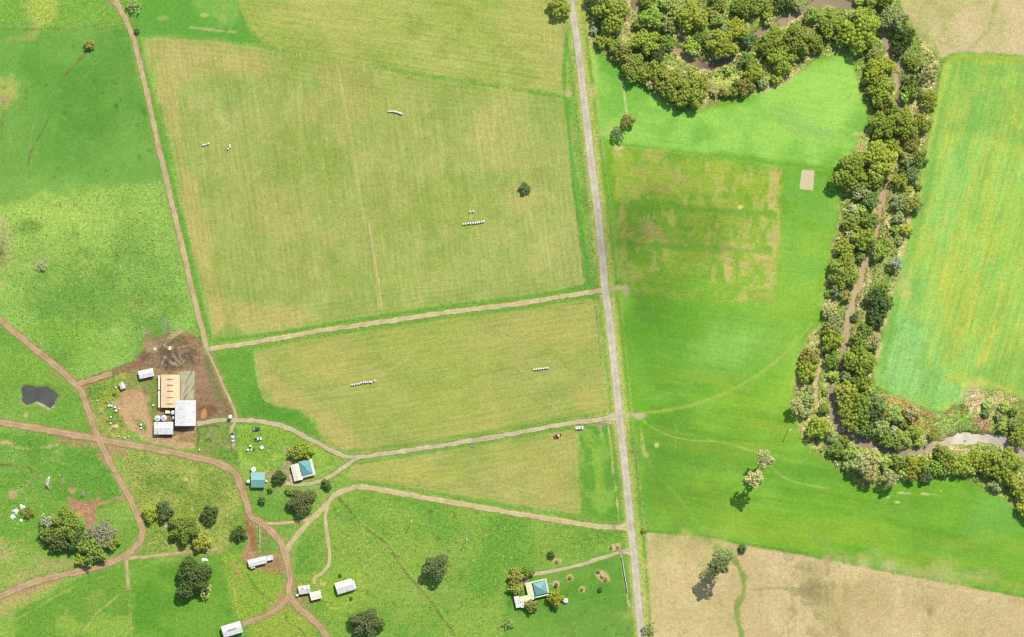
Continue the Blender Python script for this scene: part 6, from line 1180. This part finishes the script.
# small farm things -------------------------------------------------
def trough(cx, cy, L, w, ang, label, mat=CONC, h=.6):
    e = empty('water_trough', W(cx, cy), math.radians(ang)); tag(e, label, 'trough'); mb = MB()
    for (x0, y0, x1, y1) in ((-L / 2, -w / 2, L / 2, -w / 2 + .1), (-L / 2, w / 2 - .1, L / 2, w / 2), (-L / 2, -w / 2 + .1, -L / 2 + .1, w / 2 - .1), (L / 2 - .1, -w / 2 + .1, L / 2, w / 2 - .1)): mb.box(x0, y0, 0, x1, y1, h)
    mb.box(-L / 2 + .1, -w / 2 + .1, 0, L / 2 - .1, w / 2 - .1, .1); mb.build('basin', mat, e)
    MB().box(-L / 2 + .1, -w / 2 + .1, h - .16, L / 2 - .1, w / 2 - .1, h - .12).build('water', pm, e); return e
WHITEC = plain_mat('white_concrete', (244, 242, 236), .7, .2, .6)
trough(472.8, 446, 2.6, .9, 4, 'white concrete trough below the long gravel drive', WHITEC); trough(100.5, 413, 2.9, .9, 20, 'white trough on the grass inside the western track', WHITEC); trough(219.3, 412.6, 1.7, 1.2, 20, 'short white trough in the brown yard east of the sheds', WHITEC)
trough(265, 540, 1.0, 2.0, 15, 'white trough beside the brown track above the long shed', WHITEC); trough(235, 446.5, .9, 2.4, -8, 'narrow white trough at the foot of the fenced lane', WHITEC)
DR = MB().lathe([(.42, 0), (.45, .04), (.43, .3), (.45, .33), (.43, .6), (.45, .63), (.45, .9), (.4, .95)], 16).mesh('drum'); DR.materials.append(PLASTIC)
def drum(x, y, lab, s=1.0):
    o = link('plastic_drum', DR, None, None, W(x, y)); o.scale = (s, s, s); tag(o, lab, 'drum', 'loose white drums about the farm')
for x, y, lab, s in [(109, 405.6, 'white drum left end of the group on the pale yard edge', 1.4), (111.8, 405.8, 'white drum second in the group on the pale yard edge', 1.3), (115.2, 407.2, 'white drum third in the group on the pale yard edge', 1.4), (116.4, 410.6, 'white drum lowest of the group on the pale yard edge', 1.5),
                     (111.2, 416.8, 'white drum in the green clump left of the bare yard', 1.2), (116, 387.6, 'white drum beside the tiny tilted shed', 1.1), (97.6, 400.4, 'lone white drum near the western track', 1.1), (153.4, 405.2, 'white drum in the grass left of the dairy shed', 1.2), (141.2, 424.6, 'upper white drum on the grass island', 1.4), (141.2, 428, 'lower white drum on the grass island', 1.2),
                     (110.8, 423.2, 'white drum beside the cream sand heap', 1.2), (250.6, 445.8, 'upper white drum of three on the lawn', 1.5), (248, 449.8, 'lower left white drum of three on the lawn', 1.5), (251.4, 449.8, 'lower right white drum of three on the lawn', 1.1), (119.5, 408.5, 'white drum at the middle of the bare yard edge', .8), (199.6, 449.6, 'white drum on the track verge below the sheds', 1.2), (297.5, 595, 'white drum at the corner of the cottage shed', 1.7), (266.6, 481, 'white drum at the east wall of the teal shed', 1.4),
                     (125, 438, 'white drum on the verge below the bare yard', .9), (119, 436, 'white drum above the main track junction', .9), (129, 436.5, 'white drum in the grass south of the bare yard', .9)]: drum(x, y, lab, s)
def crate(cx, cy, L, w, h, ang, mat, label, name='crate', cat='crate'):
    e = empty(name, W(cx, cy), math.radians(ang)); tag(e, label, cat)
    MB().box(-L / 2, -w / 2, .1, L / 2, w / 2, h).build('body', mat, e, bevel=.04); MB().box(-L / 2 - .04, -w / 2 - .04, h, L / 2 + .04, w / 2 + .04, h + .07).build('lid', mat, e)
    for s_ in (-1, 1): MB().box(-L / 2, s_ * w * .35 - .06, 0, L / 2, s_ * w * .35 + .06, .1).build('skid', DARK, e)
crate(168, 411.8, 2.8, 1.8, 1.8, 0, PALE_R[0], 'cream box hut in the gap below the dairy shed', 'box_hut', 'hut'); crate(173.9, 417.6, 1.4, 1.8, 1.6, 0, GREYP, 'white box against the machinery shed wall')
crate(262, 447.4, 2.0, 1.8, 1.0, 30, PLASTIC, 'white square crate with a lid on the lawn'); crate(170, 348.6, 1.1, 1.8, .9, -20, PALE_R[0], 'cream crate dumped in the dark mud'); crate(155, 349, .9, .9, .8, 10, PLASTIC, 'small white crate on the pale heap by the mud'); crate(254.2, 449, 1.0, 1.0, .8, 20, plain_mat('rust_box', (150, 92, 62)), 'small rusty crate beside the three white drums')
# sand heap and white sheets
def heap(cx, cy, rx, ry, h, mat, label, name, cat, seed=1):
    v = []; n, m_ = 18, 6
    for j in range(m_ + 1):
        t = j / m_
        for i in range(n):
            a = 6.283 * i / n; k = 1 + .42 * float(vnoise(np.array([math.cos(a) * 1.7 + seed * 3.1]), np.array([math.sin(a) * 1.7 + j * .4]), 9)[0])
            v.append((rx * U * (1 - t) * k * math.cos(a), ry * U * (1 - t) * k * math.sin(a), h * (1 - (1 - t) ** 2) * (1 + .1 * math.sin(3 * a + seed)) - .03))
    f = [(j * n + i, j * n + (i + 1) % n, (j + 1) * n + (i + 1) % n, (j + 1) * n + i) for j in range(m_) for i in range(n)]
    o = link(name, mesh_np(name, v, f, True), mat, None, W(cx, cy)); return tag(o, label, cat)
heap(115.2, 427.2, 3.4, 2.8, 1.1, rough_mat('sand', (232, 200, 150), (214, 178, 128), 1.2), 'cream sand heap at the western edge of the yard', 'sand_heap', 'sand heap')
T_dead = plain_mat('white_sheet', (250, 248, 242), .8, .1, .66)
heap(12.4, 517, 3.2, 2.8, 1.0, T_dead, 'white plastic sheet heap near the west edge, lowest of three touching', 'plastic_sheet', 'sheet', 5); heap(15.6, 511.2, 4.0, 2.6, 1.0, T_dead, 'white plastic sheet heap near the west edge, middle of three touching', 'plastic_sheet', 'sheet', 6)
heap(22.4, 506.8, 3.4, 2.6, 1.0, T_dead, 'white plastic sheet heap near the west edge, top of three touching', 'plastic_sheet', 'sheet', 7); heap(21, 520.6, 1.9, 1.5, .6, T_dead, 'small white plastic sheet heap below the brown bush near the west edge', 'plastic_sheet', 'sheet', 8)
heap(204.6, 560, 3.4, 2.2, .6, PLASTIC, 'crumpled white tarpaulin beside the largest dark tree', 'tarpaulin', 'tarpaulin', 2); heap(167.5, 526.5, 3.4, 1.8, .5, rough_mat('faded_tarp', (236, 212, 214), (206, 180, 176), 1.0), 'faded pinkish tarpaulin between the tussock paddock trees', 'tarpaulin', 'tarpaulin', 3)
heap(186, 480.5, 3, 2.6, .5, rough_mat('old_hay', (216, 200, 116), (190, 172, 90), 1.5), 'flattened yellow heap of old hay in the tussock paddock', 'hay_heap', 'hay heap', 4)
# power poles -------------------------------------------------------
for x, y, a, lab in [(412, 520.5, 70, 'timber power pole in the ditch paddock, the western one'), (467, 538.3, 70, 'timber power pole in the ditch paddock, the eastern one'), (788.5, 429.4, 40, 'timber power pole beside the creek trees in the green field')]:
    e = empty('power_pole', W(x, y), math.radians(a)); tag(e, lab, 'pole', 'power poles')
    PALEWOOD = TRIM if 'palewood' not in bpy.data.materials else bpy.data.materials['palewood']
    MB().tube([(0, 0, -.1), (0, 0, 9.5)], [.2, .14], 10).build('pole', rough_mat('pole_wood', (206, 194, 170), (170, 156, 130), 2), e)
    MB().box(-1.4, -.07, 8.9, 1.4, .07, 9.08).build('crossarm', WHITEC, e); MB().box(-.35, -.35, 9.5, .35, .35, 9.62).build('pole_cap', WHITEC, e)
    for k in (-1.2, -.5, .5, 1.2): MB().lathe([(.09, 9.08), (.13, 9.16), (.06, 9.34)], 8, Matrix.Translation((k, 0, 0))).build('insulator', WHITEC, e)
# fences ------------------------------------------------------------
POST = rough_mat('post_wood', (176, 160, 132), (138, 122, 96), 3)
PM = MB().box(-.08, -.08, -.1, .08, .08, 1.25).mesh('post'); PM.materials.append(POST)
def fence(pts, label, gap=5.0, name='wire_fence', mat=None, rails=(.4, .75, 1.1), th=.004, cat='fence', postm=None, railname='wire'):
    e = empty(name, W(*pts[0])); tag(e, label, cat); o0 = W(*pts[0])
    for a, b_ in zip(pts, pts[1:]):
        A, B = W(*a) - o0, W(*b_) - o0; d = B - A; n = max(2, int(d.length / gap) + 1)
        for k in range(n): p = link('post', postm or PM, None, e, A + d * (k / (n - 1 if (b_ == pts[-1]) else n))); p.rotation_euler.z = math.atan2(d.y, d.x)
        M_ = Matrix.Translation(A) @ Matrix.Rotation(math.atan2(d.y, d.x), 4, 'Z')
        for z in rails: MB().box(0, -th, z - th * 2, d.length, th, z + th * 2, M_).build(railname, mat or METAL, e)
WP = MB().box(-.2, -.2, -.1, .2, .2, 1.4).mesh('white_post'); WP.materials.append(WHITEC)
fence([(621.6, 556), (624.6, 575), (627.6, 592)], 'white post and rail fence between the lawn and the road', 2.4, 'rail_fence', WHITEC, (.45, .85, 1.28), .11, postm=WP, railname='rail')
fence([(563, 5), (570, 60), (577, 115), (585, 180), (593, 250), (598, 286)], 'wire fence along the west verge beside the largest hay field', 8.0)
fence([(601, 140), (612, 220), (618, 282)], 'wire fence along the east verge beside the patchy crop', 8.0)
fence([(631, 440), (638, 500), (642, 528)], 'wire fence along the east verge south of the drive junction', 8.0)
fence([(610, 427), (614, 475), (618, 521)], 'wire fence along the dry strip beside the road')
fence([(157.5, 179), (173, 240), (183, 285), (191, 312)], 'wire fence west of the north dirt track')
fence([(211, 352), (224, 381), (238, 411)], 'wire fence on the east side of the fenced lane')
fence([(231, 429), (236.5, 452), (239.5, 463)], 'wire fence below the farm gate beside the parked ute', 3.0)
fence([(323, 596), (333, 609), (365, 597), (358, 571)], 'wire fence around the cottage garden', 3.5)
fence([(259.5, 526), (260, 552)], 'short pale fence beside the bare brown strip', 3.0, mat=WHITEC, th=.05, postm=WP)
# cattle grids at the gates
for x, y, a, lab in [(613.8, 527.6, -5, 'cattle grid where the tan track meets the road'), (620.6, 552.2, 15, 'cattle grid where the southern drive meets the road'), (208.8, 349.2, 8, 'concrete cattle grid at the farmyard end of the tan track')]:
    e = empty('cattle_grid', W(x, y), math.radians(a)); tag(e, lab, 'cattle grid', 'cattle grids')
    MB().box(-1.2, -1.6, .1, 1.2, 1.6, .17).build('pit', plain_mat('grid_pit', (196, 168, 138)), e)
    for k in range(6): MB().box(-1.1 + k * .4, -1.6, .17, -.95 + k * .4, 1.6, .24).build('bar', CONC, e)

# ------------------------------------------------------------------ thin clouds high above, out of view, and rank tussocks in the grazed paddocks
cm, nt, b = new_mat('unseen_thin_cloud', 1.0, 0.0); b.inputs['Base Color'].default_value = (0.9, 0.9, 0.9, 1)
tp = node(nt, 'ShaderNodeBsdfTransparent'); mx = node(nt, 'ShaderNodeMixShader', Fac=0.10); nt.links.new(tp.outputs[0], mx.inputs[1]); nt.links.new(b.outputs[0], mx.inputs[2]); nt.links.new(mx.outputs[0], nt.nodes['Material Output'].inputs['Surface'])
def cloud(px, py, rx, ry, seed):
    zc = 2600.0; P = W(px, py) + _d * (zc / _d.z); rs = random.Random(seed); mb = MB()
    for k in range(26):
        a = rs.uniform(0, 6.28); q = rs.uniform(0.1, 1.0) ** .6; M_ = Matrix.Translation((rx * U * q * math.cos(a), ry * U * q * math.sin(a), rs.uniform(-6, 10))) @ Matrix.Diagonal((rx * U * rs.uniform(.2, .42), ry * U * rs.uniform(.2, .42), 9, 1))
        bmesh.ops.create_icosphere(mb.bm, subdivisions=2, radius=1.0, matrix=M_)
    return tag(mb.build('cloud', cm, None, P, True), 'thin cloud puff high above the farm out of view', 'cloud', kind='stuff')
for c_ in [(652, 234, 66, 62, 1)]: cloud(*c_)
rs = np.random.RandomState(12); TX, TY, TS = [], [], []
for poly, nn in ((FIELDS[1][2], 1700), (FIELDS[8][2], 1500), ([(118, 455), (140, 450), (200, 462), (225, 470), (240, 490), (243, 530), (225, 552), (150, 556)], 1200), ([(0, 428), (96, 446), (122, 500), (60, 560), (0, 560)], 500), ([(78, 386), (126, 369), (118, 400), (122, 432), (100, 436)], 220), ([(200, 430), (300, 440), (320, 474), (250, 490), (238, 466)], 260)):
    P = np.array(poly, float); x = rs.uniform(max(P[:, 0].min(), -5), P[:, 0].max(), nn * 3); y = rs.uniform(P[:, 1].min(), min(P[:, 1].max(), 642), nn * 3)
    m = (poly_sd(x, y, P) < -3) & (fbm(x, y, 22, 61, 3) > -0.05)
    for r_ in ROADS: m &= seg_dist(x, y, r_[3]) > r_[2] * .5 + 2
    TX.append(x[m][:nn]); TY.append(y[m][:nn])
TX = np.concatenate(TX); TY = np.concatenate(TY); TX, TY = TX[::2], TY[::2]; tr_ = rs.uniform(.25, .65, len(TX)); per = 9
pal = np.array([tuple(PC(c)) for c in [(128, 186, 76), (156, 204, 90), (190, 208, 108), (116, 172, 68), (204, 204, 126)]]) * 1.35
V, F_, T = leaf_cloud(np.stack([(TX - 512) * U, (318.5 - TY) * U, np.full(len(TX), .08)], 1), tr_, np.ones(len(TX)), per, .30, rs, .35, 0.35)
cc = np.concatenate([pal[np.repeat(rs.randint(0, 5, len(TX)), per * 4)] * T[:, None], np.ones((len(V), 1))], 1)
tag(link('grass', mesh_np('grass', V, F_, False, {'Col': ('FLOAT_COLOR', cc)}), um), 'rank grass tussocks left standing in the grazed paddocks', 'grass', kind='stuff')
